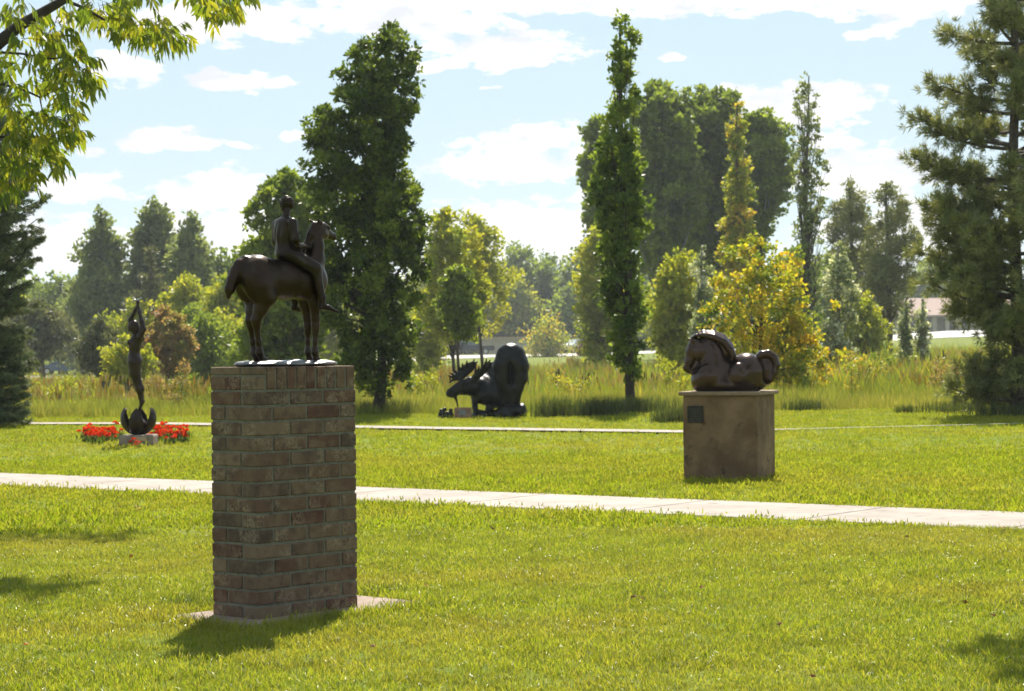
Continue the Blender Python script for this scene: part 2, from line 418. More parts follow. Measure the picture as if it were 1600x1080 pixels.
def strip(name, pts, w, z, mat, zf=None, lab=None, n=60):
    """flat ribbon draped on the ground"""
    P = np.array(pts, float); t = np.linspace(0, 1, len(P)); tt = np.linspace(0, 1, n)
    X = np.interp(tt, t, P[:, 0]); Y = np.interp(tt, t, P[:, 1])
    T = np.gradient(np.stack([X, Y], 1), axis=0); T /= np.linalg.norm(T, axis=1, keepdims=True); N = np.stack([-T[:, 1], T[:, 0]], 1)
    ks = np.linspace(-.5, .5, 5); V = []
    for kk in ks:
        ww = w(X) if callable(w) else w; x = X + N[:, 0] * kk * ww; y = Y + N[:, 1] * kk * ww; V.append(np.stack([x, y, terr(x, y) + z], 1))
    V = np.stack(V, 1); i = (np.arange(n - 1)[:, None] * 5 + np.arange(4)[None]).ravel()
    o = obj(name, npmesh(name, V.reshape(-1, 3), np.stack([i, i + 5, i + 6, i + 1], 1), mat, True))
    return tag(o, lab, kind='structure')
strip('far_path', P2, lambda x: 2 * p2w(x), .03, conc, lab='far concrete path seen as a thin pale line', n=80)
road_m = surf('road_surface', (.22, .19, .175), (.27, .24, .22), .8, .55, .3, 20, spec=.4)
def tp(px, D): v = ray(px, 545); return (v.x * D, D)
strip('road', [tp(-500, 200), tp(-100, 203), tp(100, 206), tp(400, 228), tp(700, 268), tp(860, 272), tp(1000, 274), tp(1100, 276), tp(1200, 276), tp(1280, 277)], 15, .05, road_m, lab='pale road beyond the meadow', n=200)
pale_lot = surf('lot_concrete', (.33, .32, .31), (.40, .39, .38), .6, .7, .2)
strip('parking_lot', [tp(1270, 288), tp(1380, 288), tp(1500, 290), tp(1700, 292), tp(1900, 296)], 30, .06, pale_lot, lab='bright parking area in front of the low building')

# ------------------------------------------------------------------ brick pedestal
brick_m, g = new_mat('old_brick')
oi = g.n('ShaderNodeObjectInfo'); r = oi.outputs['Random']
tc = g.n('ShaderNodeTexCoord').outputs['Object']
geo = g.n('ShaderNodeNewGeometry').outputs['Position']
off = g.n('ShaderNodeCombineXYZ', {0: g.m('MULTIPLY', r, 53.0), 1: g.m('MULTIPLY', r, 17.0), 2: g.m('MULTIPLY', r, 7.0)}).outputs[0]
tv = g.vm('ADD', tc, off)
base = g.ramp(r, [(0, (.095, .038, .027)), (.2, (.120, .066, .042)), (.45, (.145, .093, .060)), (.6, (.080, .052, .038)), (.8, (.125, .070, .045)), (1, (.185, .130, .084))])
base = g.mix(g.mr(g.noise(tv, 16, 4, .6), .4, .65, 0, .6), base, (.20, .14, .09))
base = g.mix(g.mr(g.noise(tv, 22, 3, .6), .52, .66, 0, .55), base, (.06, .04, .034))
wv = g.n('ShaderNodeTexVoronoi', {'Vector': g.vm('ADD', tv, g.vm('SCALE', g.noise(tv, 12, 2, .5, 1))), 'Scale': 6.0}, feature='DISTANCE_TO_EDGE').outputs[0]
sw = g.m('MULTIPLY', g.mr(wv, 0.0, .16, 1, 0), g.mr(g.noise(tv, 7, 2, .5), .5, .62, 0, .26))
base = g.mix(sw, base, (.46, .38, .26))
b = g.n('ShaderNodeBsdfPrincipled', {'Base Color': base, 'Roughness': .85, 'Specular IOR Level': .3})
hh = g.m('ADD', g.noise(tv, 60, 5, .7), g.m('MULTIPLY', g.noise(tv, 18, 3, .6), 1.2))
bp = g.n('ShaderNodeBump', {'Height': hh, 'Strength': .8, 'Distance': .004}); g.t.links.new(bp.outputs[0], b.inputs['Normal'])
finish(g, b.outputs[0])
mortar_m = surf('mortar', (.14, .135, .105), (.19, .18, .14), 20, .95, .8, 110, c3=(.08, .08, .06), bdist=.004)

ped = empty('brick_pedestal', PED[0], PED[1], 'tall rectangular brown brick pedestal under the horse and rider bronze', 'pedestal')
rb = random.Random(4)
_bk = {}
def brick(u0, v0, z0, du, dv, dz):
    key = (round(du, 3), round(dv, 3), round(dz, 3), rb.randint(0, 3))
    if key not in _bk:
        bm = box_bm(du, dv, dz, .0035)
        for v in bm.verts: v.co += Vector([rb.uniform(-.0007, .0007) for _ in range(3)])
        me = bpy.data.meshes.new('brick'); bm.to_mesh(me); bm.free(); me.materials.append(brick_m); _bk[key] = me
    o = obj('brick', _bk[key], ped)
    o.location = (u0 + du / 2 + rb.uniform(-.001, .001), v0 + dv / 2 + rb.uniform(-.001, .001), z0 + dz / 2 + rb.uniform(-.0008, .0008))
    o.rotation_euler = (rb.uniform(-.006, .006), rb.uniform(-.004, .004), rb.uniform(-.009, .009))
S, Hd, J, BH, PITCHZ = .1957, .0938, .0105, .0567, .0672
NC = 15
for c in range(NC):
    z = .004 + c * PITCHZ
    if c % 2 == 0:
        for i in range(3): brick(i * (S + J), 0, z, S, Hd, BH)
        brick(0, Hd + J, z, Hd, S - .0005, BH); brick(PU - Hd, Hd + J, z, Hd, S - .0005, BH)
        for i in range(2): brick(Hd + J + i * (.1943 + J), PV - Hd, z, .1943, Hd, BH)
    else:
        brick(0, 0, z, Hd, S, BH); brick(PU - Hd, 0, z, Hd, S, BH)
        for i in range(2): brick(Hd + J + i * (.1943 + J), 0, z, .1943, Hd, BH)
        for i in range(3): brick(i * (S + J), PV - Hd, z, S, Hd, BH)
zt = .004 + NC * PITCHZ
brick(0, 0, zt, .055, Hd, BH); brick(0, Hd + J, zt, .055, S, BH)
brick(0, 0, zt + BH + .008, .06, Hd, .034); brick(0, Hd + J, zt + BH + .008, .06, S, .034)
x = .066
for i in range(9):
    w_ = .0500
    brick(x, 0, zt, w_, S, .099); brick(x, S + J, zt, w_, PV - S - J, .099); x += w_ + J
PED_H = zt + .099
core = bmobj('mortar', box_bm(PU - .012, PV - .012, PED_H - .010, c=(PU / 2, PV / 2, (PED_H - .010) / 2)), mortar_m, ped)
pad = obj('concrete_pad', None) if False else None
bm = box_bm(PU + .47, PV + .26, .05, .006, c=((PU + .17) / 2, PV / 2, -.014))
pad = bmobj('concrete_pad', bm, surf('pad_concrete', (.20, .15, .115), (.29, .22, .175), 6, .9, .5, 70, c3=(.25, .2, .16)))
pad.location = PED[0]; pad.rotation_euler = (0, 0, PED[1])
tag(pad, 'flat concrete pad in the grass under the brick pedestal', 'pad')

# ------------------------------------------------------------------ horse and rider bronze
st = empty('equestrian_statue', PED[0] + pu * (PU * .5) + pv * (PV * .5) + Vector((0, 0, PED_H + .023)), math.radians(39),
           'brown bronze of a rider sitting upright on a standing horse, on the brick pedestal', 'statue')
SS = .288
half = []
half += [E((-.52, .13, 1.24), (.27, .17, .35), .10)]
half += CH([(-.50, .15, 1.16, .19), (-.42, .165, 1.00, .155), (-.49, .115, .82, .112), (-.555, .085, .64, .072), (-.55, .080, .56, .055), (-.515, .078, .30, .037), (-.505, .078, .17, .040), (-.50, .078, .13, .050), (-.465, .078, .07, .042)], .05)
half += [C((-.45, .078, .05), (-.43, .078, .02), .052, .062, .02), C((-.590, .085, .67), (-.55, .08, .56), .032, .03, .03)]
half += [E((.44, .13, 1.22), (.22, .13, .30), .10)]
half += CH([(.50, .14, 1.06, .125), (.50, .13, .90, .092), (.525, .115, .66, .062), (.53, .11, .55, .060), (.53, .11, .47, .050), (.52, .105, .30, .034), (.515, .10, .18, .036), (.515, .10, .135, .048), (.535, .10, .07, .040)], .045)
half += [C((.54, .10, .05), (.55, .10, .02), .050, .060, .02)]
horse = half + MIR(half) + [
    E((-.02, 0, 1.28), (.60, .275, .325), .12), E((.45, 0, 1.32), (.30, .23, .33), .12), E((-.50, 0, 1.37), (.33, .26, .285), .12), E((.62, 0, 1.25), (.17, .18, .21), .1)]
horse += CH([(.46, 0, 1.40, .22), (.59, 0, 1.58, .160), (.635, .0, 1.80, .116), (.64, .01, 1.98, .100), (.655, .015, 2.09, .088)], .06)
def HM(x, y, z): return (.665 + (x - .665) * .86, y, z + .035)
horse += [C(HM(.665, .01, 2.09), HM(.78, .035, 2.085), .085, .085, .05), C(HM(.72, .02, 1.99), HM(.78, .035, 1.97), .110, .10, .04),
          C(HM(.78, .035, 2.06), HM(1.02, .10, 1.975), .088, .058, .04), C(HM(.80, .04, 1.98), HM(1.03, .10, 1.93), .070, .042, .04), E(HM(1.095, .12, 1.945), (.058, .056, .066), .03),
          C(HM(.84, .125, 2.085), HM(.88, .12, 2.075), .030, .022, .015), C(HM(.86, -.03, 2.085), HM(.90, -.02, 2.07), .030, .022, .015),
          ('sc', np.array(HM(1.13, .16, 1.965)), np.array(HM(1.145, .17, 1.955)), .018, .014, .010), ('sc', np.array(HM(1.15, .085, 1.965)), np.array(HM(1.165, .09, 1.955)), .018, .014, .010),
          ('sc', np.array(HM(1.10, .06, 1.915)), np.array(HM(1.17, .13, 1.915)), .010, .010, .008),
          C((.655, .075, 2.18), (.565, .10, 2.235), .036, .010, .015), C((.675, -.06, 2.18), (.60, -.09, 2.245), .036, .010, .015)]
# mane ridge and tail
horse += CH([(.60, 0, 2.14, .05), (.52, 0, 2.0, .05), (.44, 0, 1.82, .05), (.36, 0, 1.66, .05), (.26, 0, 1.56, .04)], .05)
horse += CH([(-.70, 0, 1.56, .085), (-.79, 0, 1.50, .085), (-.86, 0, 1.39, .085), (-.93, 0, 1.26, .078), (-.98, .0, 1.12, .065), (-1.0, 0, 1.00, .035)], .05)
horse += CH([(-.75, .03, 1.48, .05), (-.82, .04, 1.32, .06), (-.88, .03, 1.19, .05), (-.93, .0, 1.08, .035)], .04)
def hdisp(X, Y, Z):
    return .0035 * np.sin(X * 23 + Z * 9) * np.sin(Y * 27 + X * 5) + .004 * np.sin((Y * 190 + Z * 12)) * np.clip((-X - .85) * 8, 0, 1)
sdf_obj('horse', horse, .0125, MAT['bronze_horse'], st, 0.0, 2, SS, hdisp)
lg = [C((.10, .10, 1.66), (.38, .335, 1.45), .14, .10, .05), C((.38, .335, 1.45), (.47, .385, .98), .092, .054, .04), C((.47, .385, .98), (.475, .39, .88), .060, .052, .03),
      C((.45, .39, .845), (.56, .405, .83), .048, .045, .03), C((.56, .405, .83), (.73, .435, .765), .042, .018, .03), C((.42, .31, 1.40), (.43, .33, 1.32), .08, .07, .05)]
rid = lg + MIR(lg)
rid += [E((.09, 0, 1.68), (.17, .21, .15), .06), C((.07, 0, 1.70), (.055, 0, 1.92), .17, .155, .06), E((.055, 0, 2.04), (.155, .215, .22), .06), E((.045, 0, 2.17), (.115, .245, .085), .05),
        C((.05, 0, 2.22), (.09, 0, 2.38), .065, .055, .03)]
arm_r = [C((.04, -.225, 2.16), (.06, -.27, 1.90), .075, .065, .03), C((.06, -.255, 1.90), (.10, -.26, 1.80), .058, .052, .03), C((.10, -.26, 1.80), (.40, -.10, 1.80), .050, .030, .02)]
arm_l = [C((.04, .225, 2.16), (.06, .27, 1.90), .075, .065, .03), C((.06, .265, 1.90), (.10, .27, 1.80), .058, .052, .03), C((.10, .27, 1.80), (.42, .09, 1.76), .050, .030, .02)]
rid += arm_r + arm_l
for (hx, hy, hz, sg) in ((.44, -.075, 1.80, -1), (.46, .07, 1.76, 1)):
    rid += [E((hx, hy, hz), (.045, .028, .036), .012)]
    for f in range(4):
        z_ = hz + .024 - f * .017
        rid += [C((hx + .03, hy - sg * .004, z_), (hx + .062, hy - sg * .018, z_ - .004), .0105, .0095, .005), C((hx + .062, hy - sg * .018, z_ - .004), (hx + .045, hy - sg * .040, z_ - .008), .0095, .008, .005)]
    rid += [C((hx + .0, hy - sg * .012, hz + .03), (hx + .045, hy - sg * .030, hz + .040), .012, .009, .006)]
hx, hy, hz = .10, -.01, 2.49
ca, sa = math.cos(-.35), math.sin(-.35)
def hp(a, b, c): return (hx + a * ca - b * sa, hy + a * sa + b * ca, hz + c)
_n0 = len(rid)
rid += [E((hx, hy, hz + .01), (.105, .088, .115), .02, (0, 0, -.35)), C(hp(.05, 0, -.05), hp(.07, 0, -.085), .055, .035, .03), C(hp(.09, 0, .02), hp(.122, 0, -.018), .012, .016, .012),
        C(hp(.088, -.022, -.058), hp(.088, .022, -.058), .011, .011, .008), C(hp(.085, -.05, .035), hp(.085, .05, .035), .018, .018, .012),
        ('sc', np.array(hp(.105, -.035, .012)), np.array(hp(.10, -.04, .010)), .013, .013, .008), ('sc', np.array(hp(.105, .035, .012)), np.array(hp(.10, .04, .010)), .013, .013, .008),
        E(hp(-.01, -.088, -.015), (.022, .012, .03), .01, (0, 0, -.35)), E(hp(-.01, .088, -.015), (.022, .012, .03), .01, (0, 0, -.35)),
        E(hp(-.03, 0, .04), (.105, .098, .098), .012, (0, 0, -.35)), E(hp(-.105, 0, -.03), (.062, .07, .062), .02), C(hp(-.10, 0, -.07), hp(-.10, 0, -.14), .045, .03, .02)]
_k = .82
for _i in range(_n0, len(rid)):
    p_ = rid[_i]; c0 = np.array([hx, hy, hz - .03])
    if p_[0] in ('c', 'sc'): rid[_i] = (p_[0], c0 + (p_[1] - c0) * _k, c0 + (p_[2] - c0) * _k, p_[3] * _k, p_[4] * _k, p_[5])
    else: rid[_i] = (p_[0], c0 + (p_[1] - c0) * _k, p_[2] * _k * ([.95, .9, 1] if _i > _n0 else 1), p_[3], 0, p_[5])
def rdisp(X, Y, Z):
    f = .009 * np.sin(Y * 58 + np.sin(Z * 9) * 1.3) * np.clip((2.18 - Z) * 6, 0, 1) * np.clip((Z - 1.72) * 6, 0, 1) * (X < .12)
    return f + .004 * np.sin(Z * 150 + Y * 20) * (Z > 2.40) * (X < .10)
sdf_obj('rider', rid, .0095, MAT['bronze_rider'], st, None, 1, SS, rdisp)
# saddle skirt and irregular bronze base plate
plate = [E((0.06, 0, -.045), (.92, .36, .048), .03), E((-.5, -.05, -.04), (.42, .33, .05), .03), E((.55, .04, -.04), (.45, .34, .052), .03), E((.05, -.12, -.03), (.3, .2, .05), .03)]
sdf_obj('base_plate', plate, .018, MAT['bronze_plate'], st, -.078, 1, SS, lambda X, Y, Z: .012 * np.sin(X * 9 + Y * 7) * np.sin(Y * 13 - X * 4) + .004 * np.sin(X * 40) * np.sin(Y * 37))
# ------------------------------------------------------------------ stone pedestal with the reclining horse
sp_c = gp(1184, 750.5)
sp_rot = math.radians(-20)
stone_m = surf('brown_sandstone', (.125, .072, .036), (.245, .155, .085), 3.2, .9, .45, 60, c3=(.075, .048, .028), bdist=.006)
stone = empty('stone_pedestal', sp_c, 0, 'square brown stone plinth with a small dark plaque under the reclining horse', 'plinth')
ex = Vector((math.cos(math.radians(159)), math.sin(math.radians(159)), 0)); ex = Vector((-math.cos(math.radians(20)), math.sin(math.radians(20)), 0)); ey = Vector((math.sin(math.radians(20)), math.cos(math.radians(20)), 0))
stone.rotation_euler = (0, 0, math.atan2(ey.y, ey.x) - math.pi / 2)
# local frame: x to the right-back side, origin at the near corner; block spans x -.67..0, y 0..67
Wst = .675; Hst = .745
bm = box_bm(Wst, Wst, Hst, .012, c=(-Wst / 2, Wst / 2, Hst / 2), seg=2)
bmesh.ops.subdivide_edges(bm, edges=[e for e in bm.edges if e.calc_length() > .3], cuts=6, use_grid_fill=True)
rs = random.Random(2)
for v in bm.verts:
    if abs(v.co.z) > .02: v.co += Vector([rs.uniform(-.003, .003) for _ in range(3)])
bmobj('block', bm, stone_m, stone)
bm = box_bm(Wst + .07, Wst + .07, .036, .012, c=(-Wst / 2, Wst / 2, Hst + .019), seg=2)
bmobj('top_slab', bm, surf('sandstone_cap', (.20, .14, .085), (.28, .20, .13), 7, .85, .5, 60, bdist=.005), stone)
bm = box_bm(.145, .012, .15, .003, c=(-Wst + .115, -.007, Hst - .165))
pq = bmobj('plaque', bm, surf('plaque_bronze', (.022, .022, .018), (.04, .038, .03), 30, .45, .2, 80, .6), stone)
bm = bmesh.new()
for r_ in range(6):
    box_bm(.105 if r_ % 2 else .085, .002, .005, 0, bm, (-Wst + .115, -.0135, Hst - .115 - r_ * .018))
bmobj('plaque_text_line', bm, surf('plaque_relief', (.06, .055, .045), (.08, .07, .06), 30, .5, 0, metal=.6), pq)

lh_c = sp_c + Vector((-.22, .30, Hst + .037))
lh = empty('reclining_horse_statue', (lh_c.x, lh_c.y, lh_c.z), math.radians(2), 'smooth dark bronze horse lying with tucked head and curled tail', 'statue')
Yw = .0
hb = []
hb += CH([(-.372, 0, .205, .028), (-.350, 0, .27, .040), (-.322, 0, .36, .056), (-.292, 0, .425, .062)], .02)
hb += [E((-.270, s * .030, .36), (.064, .055, .084), .012) for s in (-1, 1)]
hb += [C((-.385, 0, .213), (-.357, 0, .188), .024, .028, .012), E((-.295, 0, .26), (.06, .018, .06), .004)]
hb += [E((-.165, 0, .40), (.095, .078, .105), .03), E((-.13, 0, .32), (.115, .092, .12), .04), E((-.125, 0, .22), (.135, .125, .12), .05), E((-.215, 0, .115), (.115, .150, .115), .05)]
hb += [C((-.12, 0, .125), (.15, 0, .135), .125, .13, .07), E((.165, 0, .175), (.165, .170, .165), .03), E((.02, 0, .05), (.32, .15, .07), .08)]
for s in (-1, 1):
    hb += [E((.085, s * .118, .145), (.108, .068, .110), .010), E((-.19, s * .10, .14), (.10, .070, .105), .014),
           ('sc', np.array([.10, s * .190, .15]), np.array([.125, s * .190, .165]), .012, .010, .012),
           C((-.300, s * .045, .455), (-.358, s * .028, .470), .014, .007, .006), C((-.335, s * .050, .385), (-.354, s * .040, .376), .013, .010, .005),
           ('se', np.array([-.325, s * .062, .418]), np.array([.022, .024, .032]), None, 0, .006),
           C((-.235, s * .045, .485), (-.285, s * .055, .532), .018, .006, .010)]
def ldisp(X, Y, Z): return np.zeros_like(X + Y + Z)
lbody = sdf_obj('horse_body', hb, .0062, MAT['bronze_smooth'], lh, 0.0, 3)
mn = []
for k, yy in enumerate((-.062, -.031, 0, .031, .062)):
    w = .032 - abs(yy) * .12
    mn += CH([(-.33, yy * .5, .478, .010), (-.29, yy * .8, .502, w * .5), (-.22, yy, .520 - abs(yy) * .3, w), (-.13, yy * 1.1, .508 - abs(yy) * .4, w * 1.15), (-.05, yy * 1.3, .475 - abs(yy) * .5, w * 1.25), (.01, yy * 1.5, .40 - abs(yy) * .5, w * 1.25), (.035, yy * 1.6, .335 - abs(yy) * .3, w), (.02, yy * 1.5, .28, w * .6)], .008)
mn += [E((-.10, 0, .43), (.10, .060, .07), .02), E((-.03, 0, .36), (.065, .070, .09), .02)]
sdf_obj('mane', mn, .006, MAT['bronze_smooth'], lh, None, 2)
tl = []
for k, yy in enumerate((-.045, -.022, 0, .022, .045)):
    tl += CH([(.25, yy * .6, .29, .028), (.30, yy * .8, .325, .034), (.355, yy, .33, .036), (.405, yy * 1.1, .295, .035), (.425, yy * 1.2, .23, .033), (.41, yy * 1.2, .16, .032), (.375, yy, .10, .028), (.345, yy * .6, .075, .018)], .007)
tl += [E((.345, 0, .19), (.085, .066, .14), .02)]
sdf_obj('tail', tl, .006, MAT['bronze_smooth'], lh, None, 2)

# ------------------------------------------------------------------ woman rising from a shell, flower bed
wc = gp(212, 697)
wpos = Vector((wc.x, wc.y + .22, 0))
wb = bmobj('plinth_stone', box_bm(.44, .40, .135, .02, c=(0, 0, .0675), seg=2), surf('plinth_stone', (.20, .155, .12), (.30, .24, .19), 9, .9, .5, 50), None)
wb.location = wpos; tag(wb, 'low brown stone block in the flower bed under the bronze woman', 'plinth')
lb = bmobj('name_plate', box_bm(.15, .012, .05, .003, c=(.06, -.207, .085)), surf('plate_tan', (.42, .28, .16), (.5, .35, .2), 9, .6, 0), wb)
ws = empty('woman_statue', wpos + Vector((0, 0, .135)), 0, 'slender bronze woman with raised arms rising out of opened shell petals', 'statue')
wm = [E((-.045, 0, .965), (.078, .098, .09), .04), E((-.012, .038, .935), (.068, .056, .075), .03), E((-.012, -.038, .935), (.068, .056, .075), .03),
      C((-.045, 0, .98), (-.048, 0, 1.07), .072, .060, .04), E((-.035, 0, 1.14), (.078, .095, .105), .04), E((.005, 0, 1.225), (.085, .105, .065), .04),
      E((-.092, .038, 1.175), (.036, .036, .040), .012), E((-.092, -.038, 1.175), (.036, .036, .040), .012)]
for s, dx in ((-1, 0.0), (1, -.022)):
    wm += CH([(-.035 + dx, s * .042, .92, .086), (-.030 + dx, s * .038, .78, .069), (-.002 + dx, s * .032, .67, .052), (.030 + dx, s * .030, .58, .054), (.036, s * .024, .48, .032), (.040, s * .022, .42, .025)], .02)
    wm += [C((.062, s * .022, .425), (.04, s * .022, .405), .022, .022, .015), C((.045, s * .022, .40), (.018, s * .020, .325), .023, .017, .012), C((.018, s * .02, .33), (.005, s * .018, .295), .017, .012, .01)]
# arms
wm += CH([(.05, -.095, 1.255, .042), (.088, -.10, 1.34, .038), (.070, -.085, 1.43, .030), (.032, -.045, 1.56, .024), (.012, -.022, 1.64, .017)], .02)
wm += CH([(.0, .095, 1.265, .040), (-.085, .10, 1.38, .034), (-.105, .09, 1.455, .029), (-.040, .05, 1.57, .023), (-.005, .022, 1.64, .017)], .02)
for s in (-1, 1):
    bx_, by_ = (.010, -.018) if s < 0 else (-.004, .018)
    wm += [E((bx_, by_, 1.665), (.016, .010, .026), .006)]
    for f in range(4):
        fx = bx_ + (-.015 + f * .010)
        wm += [C((fx, by_, 1.685), (fx * 1.2, by_ * 1.2, 1.708), .0055, .005, .003), C((fx * 1.2, by_ * 1.2, 1.708), (fx * 1.9, by_ * 1.7, 1.726), .005, .004, .003)]
    wm += [C((bx_ + .014, by_, 1.66), (bx_ + .030, by_ * .6, 1.688), .006, .004, .004)]
# neck and head tilted back, face to the sky at the left
wm += [C((.0, 0, 1.25), (-.042, 0, 1.31), .036, .030, .02), E((-.062, 0, 1.365), (.060, .052, .070), .02, (0, -.55, 0)), C((-.095, 0, 1.335), (-.108, 0, 1.322), .026, .016, .015),
       C((-.122, 0, 1.375), (-.134, 0, 1.372), .007, .008, .006), C((-.118, -.012, 1.352), (-.118, .012, 1.352), .006, .006, .004)]
wm += [('sc', np.array([-.117, -.02, 1.388]), np.array([-.112, -.024, 1.39]), .007, .007, .004), ('sc', np.array([-.117, .02, 1.388]), np.array([-.112, .024, 1.39]), .007, .007, .004)]
sdf_obj('figure', wm, .0078, MAT['bronze_fig'], ws, None, 2)
hr = [E((-.045, 0, 1.395), (.062, .058, .060), .02), E((-.015, 0, 1.355), (.045, .045, .045), .02), C((-.01, 0, 1.345), (.012, 0, 1.30), .03, .014, .02)]
sdf_obj('hair', hr, .0078, MAT['bronze_fig'], ws, None, 1, 1.0, lambda X, Y, Z: .0025 * np.sin(Y * 210 + Z * 60))
def shell_petal(lon, wmax, R=.20, lean=0.0, top=.36, thick=.011, n=22, m=11):
    A = Acc(); t = np.linspace(0.02, 1, n); s = np.linspace(-1, 1, m)
    T, Sg = np.meshgrid(t, s, indexing='ij')
    ph = T * math.radians(132)
    wd = wmax * np.sin(np.pi * np.clip(T, 0, 1) ** 1.15) ** .75 + .25 * (1 - T)
    lonv = lon + Sg * wd
    rad = R * np.sin(ph) + .01 + lean * T
    zz = R * 1.0 - R * np.cos(ph) * 1.04
    cup = .018 * (1 - Sg**2)
    outs = []
    for th in (0, -thick):
        rr = rad + cup + th + .004 * np.cos(Sg * 16) * (T)
        outs.append(np.stack([rr * np.cos(lonv), rr * np.sin(lonv) * .9, np.clip(zz, 0, 1) + .003], -1).reshape(-1, 3))
    V = np.concatenate(outs); N = n * m
    i = (np.arange(n - 1)[:, None] * m + np.arange(m - 1)[None]).ravel(); q = np.stack([i, i + m, i + m + 1, i + 1], 1)
    Q = [q, q[:, ::-1] + N]
    bd = list(range(m)) + [k * m + m - 1 for k in range(1, n)] + [n * m - 1 - k for k in range(1, m)] + [k * m for k in range(n - 2, 0, -1)]
    for a_, b_ in zip(bd, bd[1:] + bd[:1]): Q.append(np.array([[b_, a_, a_ + N, b_ + N]]))
    return V, np.concatenate(Q)
for lon, w_, le in ((math.pi, .72, .0), (0, .72, .0), (math.radians(268), .40, -.02), (math.radians(88), .40, -.02)):
    V, Q = shell_petal(lon, w_, lean=le)
    obj('petal', npmesh('petal', V, Q, MAT['bronze_fig'], True), ws)
sdf_obj('cup', [E((0, 0, .10), (.12, .11, .10), .03), C((.01, 0, .16), (.012, 0, .31), .045, .020, .05), C((0, 0, .02), (0, 0, .06), .09, .10, .03)], .010, MAT['bronze_fig'], ws, 0, 2)
# splash of water thrown up from the hands
A = Acc(); rw = np.random.RandomState(3)
for k in range(16):
    a_ = rw.uniform(0, 6.28); e_ = rw.uniform(.15, 1.0); L = rw.uniform(.05, .095)
    d_ = np.array([math.cos(a_) * math.cos(e_), math.sin(a_) * math.cos(e_) * .7, math.sin(e_)])
    p0 = np.array([-.005, 0, 1.70]); P = [p0 + d_ * L * q + np.array([0, 0, -.02 * q * q]) for q in (0, .35, .7, 1)]
    A.tube(P, [.004, .007, .010, .003], 5)
obj('splash', A.mesh('splash', surf('silver_patina', (.30, .31, .30), (.45, .45, .43), 20, .35, 0, metal=.6)), ws)

# ------------------------------------------------------------------ moose sculpture
mo = at(760, 652, 37.5); mo.z = 0
ms = empty('moose_statue', mo, 0, 'black bronze moose seen from behind, bending its antlered head to drink', 'statue')
def mx(px): return (px / 6.75 + 660 - 760) / 90.7
def mz(py): return (652 - (py / 6.75 + 510)) / 90.7
mp = []
for s in (-1, 1):
    cx = mx(940) + s * .095
    mp += CH([(cx, .0, mz(300), .15), (cx + s * .045, -.04, mz(420), .165), (cx + s * .05, -.05, mz(540), .135), (cx + s * .0, -.05, mz(660), .105), (cx - s * .03, -.03, mz(760), .085), (cx - s * .035, -.02, mz(880), .075)], .05)
mp += [E((mx(940), .12, mz(350)), (.255, .34, .24), .08), E((mx(940), .0, mz(280)), (.20, .18, .17), .05), E((mx(860), .5, mz(520)), (.30, .45, .30), .1), E((mx(700), .75, mz(640)), (.34, .55, .27), .1)]
mp += [('se', np.array([mx(937), -.14, mz(480)]), np.array([.028, .10, .19]), None, 0, .05), C((mx(935), -.10, mz(240)), (mx(933), -.14, mz(330)), .05, .035, .03)]
mp += [E((mx(650), .45, mz(640)), (.22, .32, .24), .1), E((mx(640), .3, mz(730)), (.17, .3, .16), .06), E((mx(770), .55, mz(480)), (.14, .25, .14), .08), E((mx(670), .6, mz(545)), (.17, .3, .12), .08)]
mp += [E((mx(715), .35, mz(670)), (.25, .35, .25), .08), E((mx(800), .25, mz(730)), (.2, .3, .22), .08)]
mp += CH([(mx(640), .30, mz(640), .20), (mx(520), .12, mz(630), .155), (mx(440), .0, mz(640), .115), (mx(380), -.02, mz(650), .085), (mx(310), -.04, mz(690), .065), (mx(283), -.04, mz(708), .052)], .07)
mp += [C((mx(375), -.02, mz(680)), (mx(320), -.03, mz(725)), .06, .035, .04), C((mx(350), 0, mz(740)), (mx(378), .0, mz(845)), .030, .014, .03)]
mp += CH([(mx(560), .25, mz(740), .09), (mx(552), .18, mz(800), .05), (mx(555), .12, mz(850), .045), (mx(560), .08, mz(905), .055)], .04)
mp += CH([(mx(700), .3, mz(760), .13), (mx(730), .25, mz(820), .08), (mx(700), .2, mz(880), .07)], .04)
mp += [C((mx(400), -.10, mz(610)), (mx(455), -.16, mz(590)), .03, .016, .02), C((mx(470), .14, mz(570)), (mx(520), .2, mz(545)), .03, .016, .02)]
sdf_obj('moose_body', mp, .015, MAT['bronze_black'], ms, 0.0, 2, 1, lambda X, Y, Z: .004 * np.sin(X * 38 + Z * 11) * np.sin(Z * 30 + Y * 17))
def tine(a, b, y0, y1, r=.030): return C((mx(a[0]), y0, mz(a[1])), (mx(b[0]) + (mx(b[0]) - mx(a[0])) * .15, y1, mz(b[1]) + (mz(b[1]) - mz(a[1])) * .15), r, .009, .010)
la = [E((mx(455), .10, mz(462)), (.24, .030, .095), .02, (0, -.62, 0)), E((mx(400), .06, mz(520)), (.13, .03, .075), .03, (0, -.4, 0)), C((mx(430), .0, mz(600)), (mx(405), .05, mz(545)), .032, .03, .03)]
for a, b in (((350, 545), (292, 583)), ((345, 540), (278, 515)), ((350, 520), (303, 488)), ((372, 490), (333, 446)), ((395, 465), (388, 410)), ((430, 440), (428, 388)), ((470, 420), (476, 364)), ((520, 405), (552, 355)), ((545, 395), (585, 372))): la.append(tine(a, b, .08, .02))
sdf_obj('antler', la, .0085, MAT['bronze_black'], ms, None, 1)
ra = [E((mx(618), -.26, mz(487)), (.27, .028, .068), .02, (0, -.74, 0)), C((mx(460), -.05, mz(610)), (mx(530), -.14, mz(570)), .036, .034, .03)]
for a, b in (((572, 520), (570, 402)), ((590, 500), (603, 425)), ((640, 450), (636, 352)), ((670, 410), (684, 345)), ((695, 395), (724, 355)), ((705, 400), (742, 380)), ((690, 430), (722, 428))): ra.append(tine(a, b, -.28, -.34))
